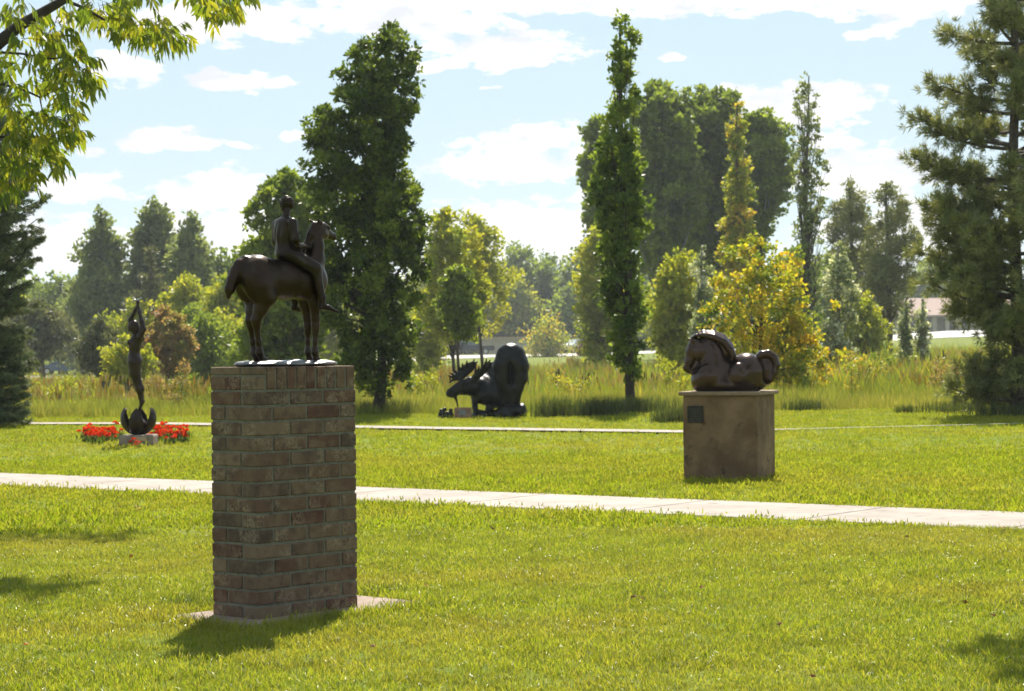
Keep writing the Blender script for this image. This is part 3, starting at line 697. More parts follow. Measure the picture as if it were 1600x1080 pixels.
sdf_obj('antler', ra, .0085, MAT['bronze_black'], ms, None, 1)
rk = [E((mx(940), .05, .07), (.27, .30, .18), .04), E((mx(1010), -.05, .12), (.16, .2, .13), .03), E((mx(860), -.02, .06), (.16, .2, .12), .03), E((mx(640), .1, .03), (.22, .22, .10), .03), E((mx(590), .05, .0), (.12, .2, .09), .03), E((mx(740), .25, .03), (.2, .25, .09), .03)]
sdf_obj('bronze_rocks', rk, .016, MAT['bronze_black'], ms, -.03, 1, 1, lambda X, Y, Z: .018 * np.sin(X * 21 + Z * 13) * np.sin(Z * 26 - Y * 15))
o = bmobj('plaque_stone', box_bm(.30, .16, .185, .02, c=(0, 0, .09), seg=2), surf('red_stone', (.22, .12, .085), (.33, .20, .14), 12, .9, .5, 50), None)
o.location = (mo.x + mx(433), mo.y - .28, 0); tag(o, 'reddish stone block with a grey plate standing before the moose head', 'plaque stone')
bmobj('plate', box_bm(.12, .012, .085, .003, c=(-.01, -.083, .10)), surf('plate_grey', (.20, .20, .21), (.26, .26, .27), 9, .5, 0, metal=.5), o)
fr = empty('frog_bronze', (mo.x + mx(250), mo.y - .15, 0), 0, 'small shiny bronze of huddled round shapes left of the plaque stone', 'statue')
fp = [E((-.06, 0, .06), (.075, .07, .065), .015), E((.07, .0, .055), (.07, .07, .06), .015), E((-.08, 0, .13), (.032, .035, .034), .01), E((-.02, .02, .15), (.034, .035, .038), .01), E((.085, .0, .13), (.034, .035, .038), .01), E((.03, -.03, .09), (.03, .03, .03), .01), E((-.10, -.03, .03), (.04, .05, .03), .01), E((0, 0, .03), (.12, .09, .04), .02)]
sdf_obj('bronze_lump', fp, .008, MAT['bronze_black'], fr, 0, 1)
# ------------------------------------------------------------------ foliage tools
def leaf_quads(P, D, N, L, Wd, tint, fold=0.0):
    """diamond leaves: base P, direction D, normal N"""
    n = len(P)
    Sd = np.cross(D, N); Sd /= np.linalg.norm(Sd, axis=1, keepdims=True) + 1e-9
    L = np.broadcast_to(L, (n,))[:, None]; Wd = np.broadcast_to(Wd, (n,))[:, None]
    a = P; b = P + D * L * .45 + Sd * Wd * .5 + N * fold * L; c = P + D * L; d = P + D * L * .45 - Sd * Wd * .5 + N * fold * L
    V = np.stack([a, b, c, d], 1).reshape(-1, 3); F_ = np.arange(n * 4).reshape(n, 4)
    return V, F_, np.repeat(tint, 4)
def unit(v): return v / (np.linalg.norm(v, axis=-1, keepdims=True) + 1e-9)
def rdirs(rs, n): return unit(rs.normal(size=(n, 3)))
def crown_mesh(name, rs, clumps, radii, nl, L, Wd, mat, up=.2, shell=.55, tintc=None, tintv=.18, droop=0.0):
    """clumps (k,3), radii (k,) -> leaves scattered in each clump; nl leaves in all"""
    k = len(clumps); ns = 7                                   # every clump is a cluster of smaller sprays
    sd_ = rdirs(rs, k * ns) * (np.repeat(radii, ns) * rs.uniform(.35, 1.0, k * ns))[:, None]
    if tintc is not None: tintc = np.repeat(tintc, ns)
    clumps = np.repeat(clumps, ns, 0) + sd_ * [1, 1, .9]; radii = np.repeat(radii, ns) * rs.uniform(.24, .50, k * ns); k = k * ns
    w = radii ** 2 * rs.uniform(.5, 1.4, k); ci = rs.choice(k, nl, p=w / w.sum())
    d = rdirs(rs, nl); r = rs.uniform(0, 1, nl) ** shell
    P = clumps[ci] + d * (r * radii[ci])[:, None] * [1, 1, .85]
    D = unit(rdirs(rs, nl) * .9 + d * .8 + np.array([0, 0, up - droop]))
    N = unit(rdirs(rs, nl) + np.array([0, 0, .5]))
    ct = (np.repeat(rs.uniform(.15, .85, k // ns), ns) + rs.normal(0, .12, k) if tintc is None else tintc)
    t = np.clip(ct[ci] + rs.normal(0, tintv, nl), 0, 1)
    V, Fq, T = leaf_quads(P, D, N, L * rs.uniform(.65, 1.25, nl), Wd * rs.uniform(.7, 1.2, nl), t)
    return npmesh(name, V, Fq, mat, False, T)
def limbs(A, rs, base, top, r0, clumps, nb, wob=.03, rt=.25, zlo=.25):
    n = 9; t = np.linspace(0, 1, n); H = top[2] - base[2]
    P = base + (top - base) * t[:, None]; P[1:, :2] += np.cumsum(rs.normal(0, wob * H / n, (n - 1, 2)), 0)
    R = r0 * (1 - t * (1 - rt)); R[0] *= 1.35
    A.tube(P, R, 8)
    for c in clumps[rs.permutation(len(clumps))[:nb]]:
        hz = np.clip((c[2] - base[2]) / H - rs.uniform(.12, .30), zlo, .92)
        p0 = np.array([np.interp(hz, t, P[:, i]) for i in range(3)]); r_ = np.interp(hz, t, R) * .5
        mid = p0 * .5 + c * .5 + np.array([0, 0, -.06 * np.linalg.norm(c - p0)]) + rs.normal(0, .03, 3)
        A.tube([p0, p0 * .7 + mid * .3, mid, c], [r_, r_ * .8, r_ * .55, r_ * .18], 5)
PAL = {'oak': [(0.04, 0.07, 0.014), (0.065, 0.11, 0.018), (0.1, 0.155, 0.024), (0.15, 0.2, 0.03)], 'green': [(0.065, 0.1, 0.02), (0.1, 0.15, 0.026), (0.145, 0.2, 0.034)], 'grey': [(0.075, 0.1, 0.045), (0.11, 0.145, 0.06), (0.15, 0.185, 0.08)], 'yg': [(0.12, 0.16, 0.02), (0.19, 0.22, 0.024), (0.28, 0.27, 0.03)], 'yellow': [(0.14, 0.19, 0.02), (0.32, 0.3, 0.025), (0.55, 0.4, 0.025), (0.5, 0.29, 0.025)], 'orange': [(0.24, 0.23, 0.03), (0.42, 0.32, 0.04), (0.46, 0.25, 0.06)], 'dark': [(0.035, 0.06, 0.016), (0.055, 0.09, 0.02), (0.08, 0.12, 0.028)], 'red': [(0.16, 0.17, 0.045), (0.26, 0.15, 0.07), (0.3, 0.12, 0.08)], 'silver': [(0.13, 0.17, 0.08), (0.22, 0.26, 0.15), (0.66, 0.68, 0.62)], 'pine': [(0.075, 0.095, 0.035), (0.11, 0.13, 0.048), (0.16, 0.17, 0.07)], 'juniper': [(0.08, 0.1, 0.05), (0.12, 0.135, 0.065), (0.17, 0.175, 0.085)]}
PAL.update({'yellow': [(0.1, 0.16, 0.02), (0.24, 0.29, 0.03), (0.46, 0.42, 0.03), (0.52, 0.34, 0.03)], 'orange': [(0.17, 0.21, 0.03), (0.27, 0.27, 0.035), (0.46, 0.36, 0.05), (0.44, 0.22, 0.06)], 'pine': [(0.11, 0.13, 0.045), (0.16, 0.175, 0.06), (0.22, 0.22, 0.09)], 'green': [(0.085, 0.125, 0.022), (0.13, 0.18, 0.028), (0.19, 0.24, 0.038)], 'yg': [(0.16, 0.2, 0.022), (0.24, 0.27, 0.028), (0.34, 0.33, 0.035)], 'grey': [(0.1, 0.13, 0.05), (0.15, 0.185, 0.07), (0.2, 0.235, 0.1)], 'oak': [(0.04, 0.072, 0.014), (0.075, 0.125, 0.02), (0.13, 0.19, 0.028), (0.2, 0.26, 0.035)], 'red': [(0.18, 0.2, 0.05), (0.27, 0.21, 0.08), (0.3, 0.15, 0.09)]})
PAL.update({'oak': [(0.05, 0.088, 0.016), (0.09, 0.145, 0.023), (0.15, 0.215, 0.03), (0.22, 0.28, 0.04)], 'pine': [(0.13, 0.155, 0.055), (0.19, 0.21, 0.075), (0.26, 0.26, 0.11)], 'green': [(0.095, 0.14, 0.024), (0.15, 0.205, 0.03), (0.22, 0.27, 0.042)], 'yg': [(0.17, 0.22, 0.022), (0.27, 0.3, 0.03), (0.38, 0.37, 0.035)]})
PAL.update(green=[(.10,.15,.024),(.165,.225,.032),(.25,.31,.045)], grey=[(.11,.15,.055),(.17,.215,.08),(.24,.28,.11)])
PAL.update(pine=[(.145,.17,.06),(.21,.235,.085),(.29,.29,.12)], yg=[(.19,.24,.024),(.30,.33,.032),(.42,.40,.04)])
PAL.update(orange=[(.17,.23,.03),(.25,.29,.035),(.40,.37,.05),(.46,.31,.05)])
PAL.update(oakdark=[(.040,.068,.014),(.068,.108,.02),(.11,.16,.026),(.18,.235,.036)])
LM = {}
def lm(k):
    if k not in LM:
        LM[k] = leafmat('leaf_' + k, PAL[k], trans=.28 if k in ('pine', 'juniper') else .48, rough=.5, spec=.3, tcol=1.35)
    return LM[k]
def profile_tree(name, seed, X, D, prof, nl, L, Wd, pal, label, cat='tree', group=None, trunk=None, nc=90, depth=1.0, cr=(.20, .38), r0=.11, bark='bark', up=.5, tops=None, nb=30, base_px=None, shell=.55, tintz=None, rough=.20, wide=1.0):
    """prof: list of (py, left px, right px) read off the photograph at distance D; X trunk px"""
    rs = np.random.RandomState(seed)
    prof = sorted(prof, reverse=True)
    gx = ray(X, 540).x * D; gz = float(terr(gx, D)); base = np.array([gx, D, gz])
    zs = np.array([at(X, p[0], D).z for p in prof]); xl = np.array([at(p[1], p[0], D).x for p in prof]); xr = np.array([at(p[2], p[0], D).x for p in prof])
    cm_ = (xl + xr) / 2; xl = cm_ + (xl - cm_) * wide; xr = cm_ + (xr - cm_) * wide; wds = xr - xl; cdf = np.cumsum(np.concatenate([[0], (wds[1:] + wds[:-1]) / 2 * np.diff(zs)])); cdf /= cdf[-1]
    u = (np.arange(nc) + rs.uniform(0, 1, nc)) / nc; z = np.interp(u, cdf, zs)
    l_ = np.interp(z, zs, xl); r_ = np.interp(z, zs, xr); c_ = (l_ + r_) / 2; h_ = (r_ - l_) / 2
    a = rs.uniform(0, 2 * np.pi, nc); q = rs.uniform(0, 1, nc) ** .42
    ph = rs.uniform(0, 6.28, 4); h_ = h_ * (1 + rough * (.5 * np.sin(z * 9 / (zs[-1] - zs[0]) * 2.2 + ph[0] + np.sign(np.cos(a)) * ph[1]) + .5 * np.sin(z * 23 / (zs[-1] - zs[0]) * 1.7 + ph[2] + np.sign(np.cos(a)) * ph[3])))
    rad = rs.uniform(cr[0], cr[1], nc) * np.clip(h_ / (wds.max() * .5), .3, 1) ** .6
    hh = np.maximum(h_ - rad * .75, h_ * .15)
    P = np.stack([c_ + np.cos(a) * q * hh, D + np.sin(a) * q * hh * depth, z], 1)
    t = empty(name, (gx, D, gz), 0, label, cat, group)
    tz = None
    if tintz is not None: tz = np.clip(tintz[0] + (z - zs[0]) / (zs[-1] - zs[0]) * (tintz[1] - tintz[0]) + rs.normal(0, .22, nc), 0, 1)
    cm = crown_mesh('crown', rs, P - base, rad, nl, L, Wd, lm(pal), up, shell, tz)
    obj('crown', cm, t)
    A = Acc(); top = P[np.argmax(P[:, 2])] * [1, 1, 1]
    tp_ = np.array([np.interp(top[2], zs, (xl + xr) / 2), D, top[2]])
    tt = tp_ if tops is None else np.array([gx, D, at(X, tops, D).z])
    limbs(A, rs, np.zeros(3) - [0, 0, .1], tt - base, r0, P - base, nb)
    obj('trunk', A.mesh('trunk', MAT[bark]), t)
    return t

# the two narrow oaks in front
profile_tree('columnar_oak', 11, 590, 40.2, [(40, 615, 622), (62, 548, 640), (100, 540, 656), (135, 515, 655), (170, 500, 650), (210, 480, 640), (260, 474, 645), (300, 478, 662), (360, 478, 664), (420, 482, 664), (480, 492, 655), (530, 505, 650), (575, 530, 644), (600, 545, 640), (615, 570, 615)],
    54000, .105, .066, 'oakdark', 'broad dark green columnar oak behind the horse and rider bronze', nc=430, cr=(.15, .32), wide=1.14, rough=.06, r0=.10, nb=60, bark='bark_dark')
profile_tree('columnar_oak', 12, 985, 40.6, [(24, 968, 978), (50, 955, 1003), (90, 945, 1006), (130, 948, 1000), (165, 950, 1002), (200, 932, 1000), (235, 918, 1004), (270, 915, 1012), (310, 914, 1020), (350, 920, 1028), (400, 925, 1018), (450, 930, 1014), (500, 935, 1022), (545, 945, 1020), (575, 955, 1012), (598, 972, 1000)],
    15500, .105, .066, 'oak', 'slim pointed columnar oak between the moose and the reclining horse', wide=.98, rough=.06, nc=200, cr=(.12, .26), r0=.085, nb=50, bark='bark_dark', tintz=(.35, .75))

# background trees: (name, seed, trunk px, D, profile, leaves, L, W, palette, label, kw)
def rnd(cx, top, bot, w, k=0):           # round crown
    H = bot - top; return [(top, cx - w * .12, cx + w * .12), (top + H * .12, cx - w * .32, cx + w * .30), (top + H * .35, cx - w * .48, cx + w * .47), (top + H * .6, cx - w * .5, cx + w * .5), (top + H * .85, cx - w * .42, cx + w * .44), (bot, cx - w * .3, cx + w * .3)]
def colm(cx, top, bot, w):
    H = bot - top; return [(top, cx - w * .06, cx + w * .06), (top + H * .1, cx - w * .25, cx + w * .22), (top + H * .3, cx - w * .42, cx + w * .4), (top + H * .65, cx - w * .5, cx + w * .5), (bot, cx - w * .35, cx + w * .35)]
G1 = 'trees beyond the meadow'
BG = [
 ('cottonwood', 21, 160, 150, colm(160, 338, 545, 82), 9000, .30, .22, 'grey', 'tall grey-green cottonwood, leftmost of three above the bronze woman', {}),
 ('cottonwood', 22, 243, 152, colm(243, 316, 545, 84), 9000, .30, .22, 'grey', 'tall grey-green cottonwood, highest of three above the bronze woman', {}),
 ('cottonwood', 23, 299, 148, colm(299, 342, 545, 62), 6500, .30, .22, 'grey', 'tall grey-green cottonwood, rightmost of three above the bronze woman', {}),
 ('round_tree', 24, 98, 222, rnd(95, 442, 560, 92), 5000, .34, .26, 'green', 'round green tree beyond the parked blue car', {}),
 ('round_tree', 25, 22, 222, rnd(22, 430, 570, 110), 5000, .34, .26, 'green', 'round green tree seen through the left spruce', {}),
 ('field_tree', 26, 68, 128, rnd(60, 488, 549, 100), 4200, .24, .17, 'juniper', 'low olive bush above the blue car bonnet', {}),
 ('field_tree', 27, 128, 215, rnd(122, 478, 560, 78), 3800, .22, .16, 'yg', 'light yellow-green tree right of the blue car', {}),
 ('dim_conifer', 28, 236, 120, [(398, 234, 238), (430, 222, 252), (465, 208, 264), (500, 198, 276), (530, 195, 280)], 5200, .24, .08, 'juniper', 'dull grey-brown conifer directly behind the raised hands of the bronze woman', dict(cr=(.3, .6))),
 ('round_tree', 29, 345, 165, rnd(345, 408, 560, 100), 6500, .34, .26, 'green', 'broad green tree just left of the rider', {}),
 ('round_tree', 30, 292, 118, rnd(288, 448, 565, 88), 6000, .24, .18, 'yg', 'light green tree between bronze woman and brick pedestal', {}),
 ('yellow_tree', 31, 352, 112, rnd(350, 452, 570, 76), 5200, .22, .16, 'yg', 'yellow-green tree close left of the brick pedestal', {}),
 ('juniper_bush', 32, 160, 88, rnd(158, 508, 585, 78), 4200, .15, .08, 'juniper', 'grey juniper bush left of the bronze woman', dict(cr=(.25, .5))),
 ('berry_bush', 33, 198, 78, rnd(200, 534, 596, 88), 3600, .12, .085, 'yg', 'yellow-green bush with red tinges behind the bronze woman', dict(cr=(.2, .4))),
 ('red_tree', 34, 262, 82, rnd(262, 490, 580, 84), 4600, .13, .09, 'red', 'reddish small tree right of the bronze woman', dict(cr=(.25, .45))),
 ('field_tree', 35, 322, 86, rnd(320, 505, 590, 80), 4200, .14, .10, 'green', 'green bush in the meadow left of the brick pedestal', {}),
 ('cottonwood', 36, 438, 62, [(283, 430, 470), (300, 405, 490), (335, 398, 500), (365, 392, 500), (400, 378, 500), (440, 372, 505), (500, 372, 510), (560, 385, 500), (585, 400, 480)], 17000, .15, .11, 'green', 'mid green cottonwood right behind the rider', dict(nc=150, cr=(.28, .55), r0=.16, nb=40)),
 ('honey_locust', 37, 712, 88, [(338, 680, 712), (365, 668, 745), (400, 660, 760), (450, 655, 765), (495, 662, 762), (524, 672, 752)], 9000, .17, .11, 'yg', 'airy yellow-green locust right of the broad oak', dict(nc=90, cr=(.35, .7), bark='bark_dark', r0=.09)),
 ('honey_locust', 38, 755, 128, [(348, 728, 752), (375, 705, 785), (420, 700, 790), (480, 712, 785), (512, 725, 775)], 6500, .22, .16, 'yg', 'loose light green tree above the dark pickup', dict(bark='bark_dark', r0=.12)),
 ('meadow_tree', 39, 716, 66, [(430, 700, 730), (470, 690, 745), (505, 688, 750), (528, 700, 738)], 5000, .12, .09, 'green', 'young green tree on a thin trunk in front of the far road', dict(r0=.07, cr=(.2, .4))),
 ('round_tree', 40, 808, 312, rnd(808, 392, 555, 95), 6500, .58, .42, 'green', 'dark green rounded tree behind the low tan wall', {}),
 ('round_tree', 41, 858, 315, rnd(856, 408, 555, 80), 5000, .58, .42, 'oak', 'deep green tree at the centre of the far woodland', {}),
 ('round_tree', 42, 905, 310, rnd(902, 402, 550, 86), 6500, .56, .42, 'green', 'dense green tree left of the slim oak', {}),
 ('yellow_tree', 43, 815, 306, rnd(812, 455, 532, 72), 3600, .5, .36, 'yg', 'small light yellow-green tree over the low tan wall', {}),
 ('yellow_bush', 44, 858, 262, rnd(858, 508, 560, 60), 2600, .28, .2, 'yellow', 'round golden bush beside the white car', {}),
 ('round_tree', 45, 935, 108, rnd(940, 360, 560, 66), 6500, .22, .16, 'yg', 'light green tree just behind the slim oak', {}),
 ('big_cottonwood', 46, 1035, 118, [(144, 1012, 1058), (156, 992, 1078), (200, 978, 1088), (270, 975, 1092), (330, 985, 1092), (400, 1000, 1085), (450, 1010, 1080)], 16000, .26, .19, 'green', 'huge cottonwood, left of the big group right of the slim oak', dict(nc=150, cr=(.5, 1.0), r0=.34, nb=60, bark='bark_pale')),
 ('big_cottonwood', 47, 1110, 122, [(156, 1090, 1138), (168, 1070, 1156), (215, 1062, 1162), (290, 1065, 1160), (350, 1070, 1155), (420, 1080, 1150)], 14000, .26, .19, 'green', 'huge dark cottonwood in the middle of the big group', dict(nc=140, cr=(.5, 1.0), r0=.34, nb=60, bark='bark_pale')),
 ('big_cottonwood', 48, 1192, 120, [(190, 1158, 1200), (203, 1146, 1222), (245, 1142, 1230), (290, 1150, 1232), (340, 1158, 1215), (400, 1165, 1200)], 8000, .26, .19, 'green', 'huge cottonwood, right of the big group beside the golden poplar', dict(nc=100, cr=(.45, .9), r0=.3, nb=50, bark='bark_pale')),
 ('golden_poplar', 49, 1155, 96, [(165, 1146, 1158), (190, 1134, 1172), (250, 1132, 1176), (310, 1126, 1180), (370, 1122, 1184), (440, 1120, 1180)], 4600, .16, .12, 'orange', 'narrow poplar turning orange in front of the big cottonwoods', dict(nc=80, cr=(.25, .55), wide=1.0)),
 ('lombardy_poplar', 50, 1262, 84, [(118, 1258, 1264), (135, 1232, 1275), (180, 1230, 1282), (230, 1232, 1292), (300, 1234, 1296), (370, 1238, 1294), (430, 1240, 1290), (475, 1245, 1284)], 5600, .14, .08, 'grey', 'sparse narrow grey-green poplar standing alone against the sky', dict(nc=190, cr=(.12, .28), r0=.10, nb=110, up=1.2, wide=1.08, rough=.1)),
 ('green_tree', 51, 1060, 76, rnd(1060, 408, 575, 84), 6500, .15, .11, 'yg', 'bright green sapling stand left of the reclining horse', dict(bark='bark_pale')),
 ('silver_poplar', 52, 1100, 72, colm(1098, 385, 585, 46), 3000, .12, .10, 'silver', 'thin silver-leaved poplar left of the golden shrub', dict(bark='bark_pale', cr=(.14, .32))),
 ('silver_poplar', 53, 1312, 66, colm(1312, 380, 590, 62), 5200, .11, .09, 'silver', 'silver-leaved poplar right of the golden shrub', dict(bark='bark_pale', cr=(.14, .34), nc=110)),
 ('silver_poplar', 54, 1415, 70, colm(1415, 470, 585, 26), 1300, .11, .09, 'silver', 'short silver poplar sprig, left of two before the low building', dict(bark='bark_pale', cr=(.1, .24))),
 ('silver_poplar', 55, 1442, 70, colm(1442, 466, 585, 26), 1300, .11, .09, 'silver', 'short silver poplar sprig, right of two before the low building', dict(bark='bark_pale', cr=(.1, .24))),
 ('yellow_shrub', 56, 1190, 47, [(372, 1160, 1215), (395, 1130, 1240), (440, 1105, 1262), (490, 1095, 1295), (540, 1090, 1300), (585, 1110, 1300), (612, 1150, 1290)], 14500, .085, .075, 'yellow', 'golden many-stemmed shrub tree directly behind the reclining horse', dict(nc=190, cr=(.15, .36), r0=.05, nb=80, bark='bark_dark', wide=1.12)),
 ('far_pine', 57, 1335, 108, [(296, 1318, 1340), (320, 1300, 1360), (370, 1296, 1372), (430, 1300, 1372), (490, 1310, 1362)], 8000, .24, .06, 'pine', 'rounded pine, left of the far pair right of the lone poplar', dict(cr=(.4, .8))),
 ('far_pine', 58, 1390, 98, [(296, 1376, 1398), (330, 1360, 1422), (380, 1352, 1428), (440, 1350, 1430), (490, 1360, 1425)], 9000, .22, .055, 'pine', 'rounded pine with bare trunk, right of the far pair', dict(cr=(.35, .75))),
 ('round_tree', 59, 1245, 150, rnd(1240, 400, 540, 90), 5200, .32, .24, 'oak', 'dark tree low behind the lone poplar', {}),
 ('round_tree', 60, 1460, 385, rnd(1460, 408, 500, 100), 5200, .6, .45, 'green', 'distant green tree behind the low building, left end', {}),
 ('round_tree', 61, 1545, 400, rnd(1545, 420, 500, 130), 4600, .6, .4, 'green', 'distant green tree behind the low building, right end', {}),
 ('round_tree', 62, 500, 150, rnd(505, 430, 560, 110), 4600, .34, .26, 'yg', 'light tree seen through the broad oak', {}),
 ('round_tree', 63, 660, 290, rnd(665, 410, 560, 80), 4600, .34, .26, 'yg', 'yellow-green tree at the right edge of the broad oak', {}),
 ('field_tree', 64, 12, 100, rnd(8, 515, 590, 70), 3600, .18, .13, 'juniper', 'low olive bush behind the left spruce', {}),
 ('round_tree', 65, 1010, 320, rnd(1010, 430, 545, 100), 4600, .55, .42, 'oak', 'dark woodland tree behind the slim oak', {}),
 ('round_tree', 66, 755, 312, rnd(755, 420, 545, 120), 5200, .55, .42, 'green', 'woodland tree behind the dark pickup', {}),
 ('round_tree', 67, 1115, 320, rnd(1115, 440, 545, 120), 4600, .55, .42, 'dark', 'dark woodland tree below the big cottonwoods', {}),
 ('round_tree', 68, 205, 200, rnd(205, 450, 560, 120), 4600, .38, .28, 'dark', 'dark woodland tree behind the bronze woman', {}),
 ('round_tree', 71, 185, 185, rnd(185, 455, 565, 90), 4600, .34, .26, 'green', 'green tree just left of and behind the bronze woman', {}),
 ('round_tree', 72, 130, 205, rnd(128, 448, 565, 80), 4600, .34, .26, 'grey', 'grey-green low tree under the leftmost cottonwood', {}),
 ('round_tree', 73, 55, 240, rnd(50, 452, 565, 90), 4600, .40, .30, 'green', 'green tree behind the roof of the blue car', {}),
 ('round_tree', 74, 385, 190, rnd(392, 425, 565, 90), 4600, .34, .26, 'yg', 'yellow-green tree behind the rump of the bronze horse', {}),
 ('round_tree', 75, 250, 170, rnd(250, 470, 570, 100), 4600, .32, .24, 'yg', 'light tree behind the red small tree', {}),
 ('round_tree', 76, 700, 320, rnd(690, 430, 550, 90), 4600, .55, .42, 'green', 'woodland tree behind the airy locust', {}),
 ('round_tree', 77, 955, 300, rnd(955, 415, 550, 80), 4600, .55, .42, 'green', 'woodland tree left of the huge cottonwoods', {}),
 ('round_tree', 78, 1060, 210, rnd(1060, 430, 545, 100), 4600, .42, .30, 'yg', 'light green tree at the foot of the left huge cottonwood', {}),
 ('round_tree', 79, 1165, 200, rnd(1165, 420, 545, 110), 4600, .42, .30, 'green', 'green tree at the foot of the golden poplar', {}),
 ('round_tree', 80, 1350, 200, rnd(1348, 400, 525, 84), 4600, .42, .30, 'juniper', 'olive tree low behind the two far pines', {}),
 ('round_tree', 81, 1300, 190, rnd(1300, 405, 535, 90), 4600, .42, .30, 'green', 'green tree behind the tall silver poplar', {}),
 ('big_cottonwood', 82, 940, 124, [(195, 920, 945), (230, 912, 960), (300, 912, 965), (370, 915, 960), (430, 920, 955)], 6000, .26, .19, 'green', 'cottonwood spray showing left of the slim oak', dict(nc=60, cr=(.5, .9), r0=.2)),
 ('big_cottonwood', 83, 1075, 130, [(190, 1050, 1100), (240, 1040, 1110), (320, 1040, 1115), (420, 1045, 1110)], 8000, .28, .2, 'oak', 'dark cottonwood between the two tallest of the big group', dict(nc=70, cr=(.7, 1.2), r0=.3)),
 ('field_bush', 84, 215, 118, rnd(215, 488, 575, 90), 4600, .20, .14, 'yg', 'light olive bush just behind the raised arms of the bronze woman', {}),
 ('field_bush', 85, 300, 105, rnd(300, 495, 580, 80), 4600, .18, .13, 'green', 'fresh green bush right of the red small tree', {}),
 ('field_bush', 86, 352, 96, rnd(350, 500, 585, 74), 4600, .17, .12, 'yg', 'yellowish bush behind the left edge of the brick pedestal', {}),
 ('field_bush', 87, 410, 110, rnd(410, 470, 580, 90), 5000, .19, .14, 'green', 'green bush seen between the legs of the bronze horse', {}),
 ('field_bush', 88, 20, 150, rnd(20, 480, 580, 80), 4600, .26, .19, 'yg', 'yellow-green bush between the spruce and the blue car', {}),
 ('field_bush', 89, 665, 100, rnd(668, 470, 575, 40), 3000, .17, .12, 'yg', 'narrow yellow-green bush at the foot of the lamp post', {}),
 ('field_bush', 90, 1340, 90, rnd(1345, 470, 560, 80), 4200, .16, .12, 'yg', 'olive bush at the foot of the far pines', {}),
 ('round_tree', 91, 700, 303, rnd(700, 452, 548, 70), 4600, .5, .4, 'yg', 'light green tree directly behind the dark parked cars', {}),
 ('round_tree', 92, 770, 308, rnd(770, 442, 545, 74), 4600, .5, .4, 'yg', 'light green tree behind the left half of the tan building', {}),
 ('round_tree', 93, 890, 300, rnd(888, 455, 548, 64), 4600, .5, .4, 'green', 'green tree just behind the white car', {}),
 ('round_tree', 94, 640, 300, rnd(640, 450, 550, 70), 4600, .5, .4, 'green', 'green woodland tree showing past the broad oak trunk', {}),
]
for nm, seed, X, D, prof, nl, L, Wd, pal, lab, kw in BG:
    k = dict(nc=60, cr=(.012 * D * .5, .012 * D), r0=D * .0018, nb=16, group=G1, wide=1.22); k.update(kw)
    if pal != 'silver' and nm not in ('lombardy_poplar', 'yellow_shrub'): nl = int(nl * 1.5); L *= 1.12; Wd *= 1.12; prof = [(p[0] - (0 if i else 8), p[1], p[2]) for i, p in enumerate(prof)]
    if nm in ('big_cottonwood', 'cottonwood'): nl = int(nl * 1.3); k['nc'] = int(k['nc'] * 1.3)
    if nm in ('yellow_shrub',): k['group'] = None
    profile_tree(nm, seed, X, D, prof, nl, L, Wd, pal, lab, **k)
# distant woodland closing the horizon
rs = np.random.RandomState(5)
wm_ = []
V0 = []; 
me_list = []
for v in range(4):
    k = 26; a = rs.uniform(0, 6.28, k); q = rs.uniform(0, 1, k) ** .5; z = rs.uniform(.15, 1, k)
    P = np.stack([np.cos(a) * q * 4.2 * np.sin(np.pi * np.clip(z, .2, .95)) ** .5, np.sin(a) * q * 4.2, z * 9], 1)
    me_list.append((crown_mesh('crown', rs, P, rs.uniform(1.1, 2.0, k), 2600, .75, .55, lm(['green', 'oak', 'yg', 'green'][v]), .3), P))
for i in range(64):
    px = -700 + i * 48 + rs.uniform(-14, 14); D = rs.uniform(330, 430)
    if 1380 < px < 1700: D = 480
    x = ray(px, 540).x * D; zb = float(terr(x, D)); v = rs.randint(4)
    t = empty('distant_tree', (x, D, zb), rs.uniform(0, 6.28), 'distant green tree in the far wooded skyline', 'tree', 'trees of the far wooded skyline')
    s = rs.uniform(.8, 1.25); t.scale = (s, s, s * rs.uniform(.85, 1.2))
    o = bpy.data.objects.new('crown', me_list[v][0]); link(o, t)
    if i < 4 or True:
        if v not in LM.get('_tr', {}):
            A = Acc(); limbs(A, rs, np.array([0, 0, -.3]), np.array([0, 0, 7.]), .28, me_list[v][1], 8)
            LM.setdefault('_tr', {})[v] = A.mesh('trunk', MAT['bark'])
        o = bpy.data.objects.new('trunk', LM['_tr'][v]); link(o, t)
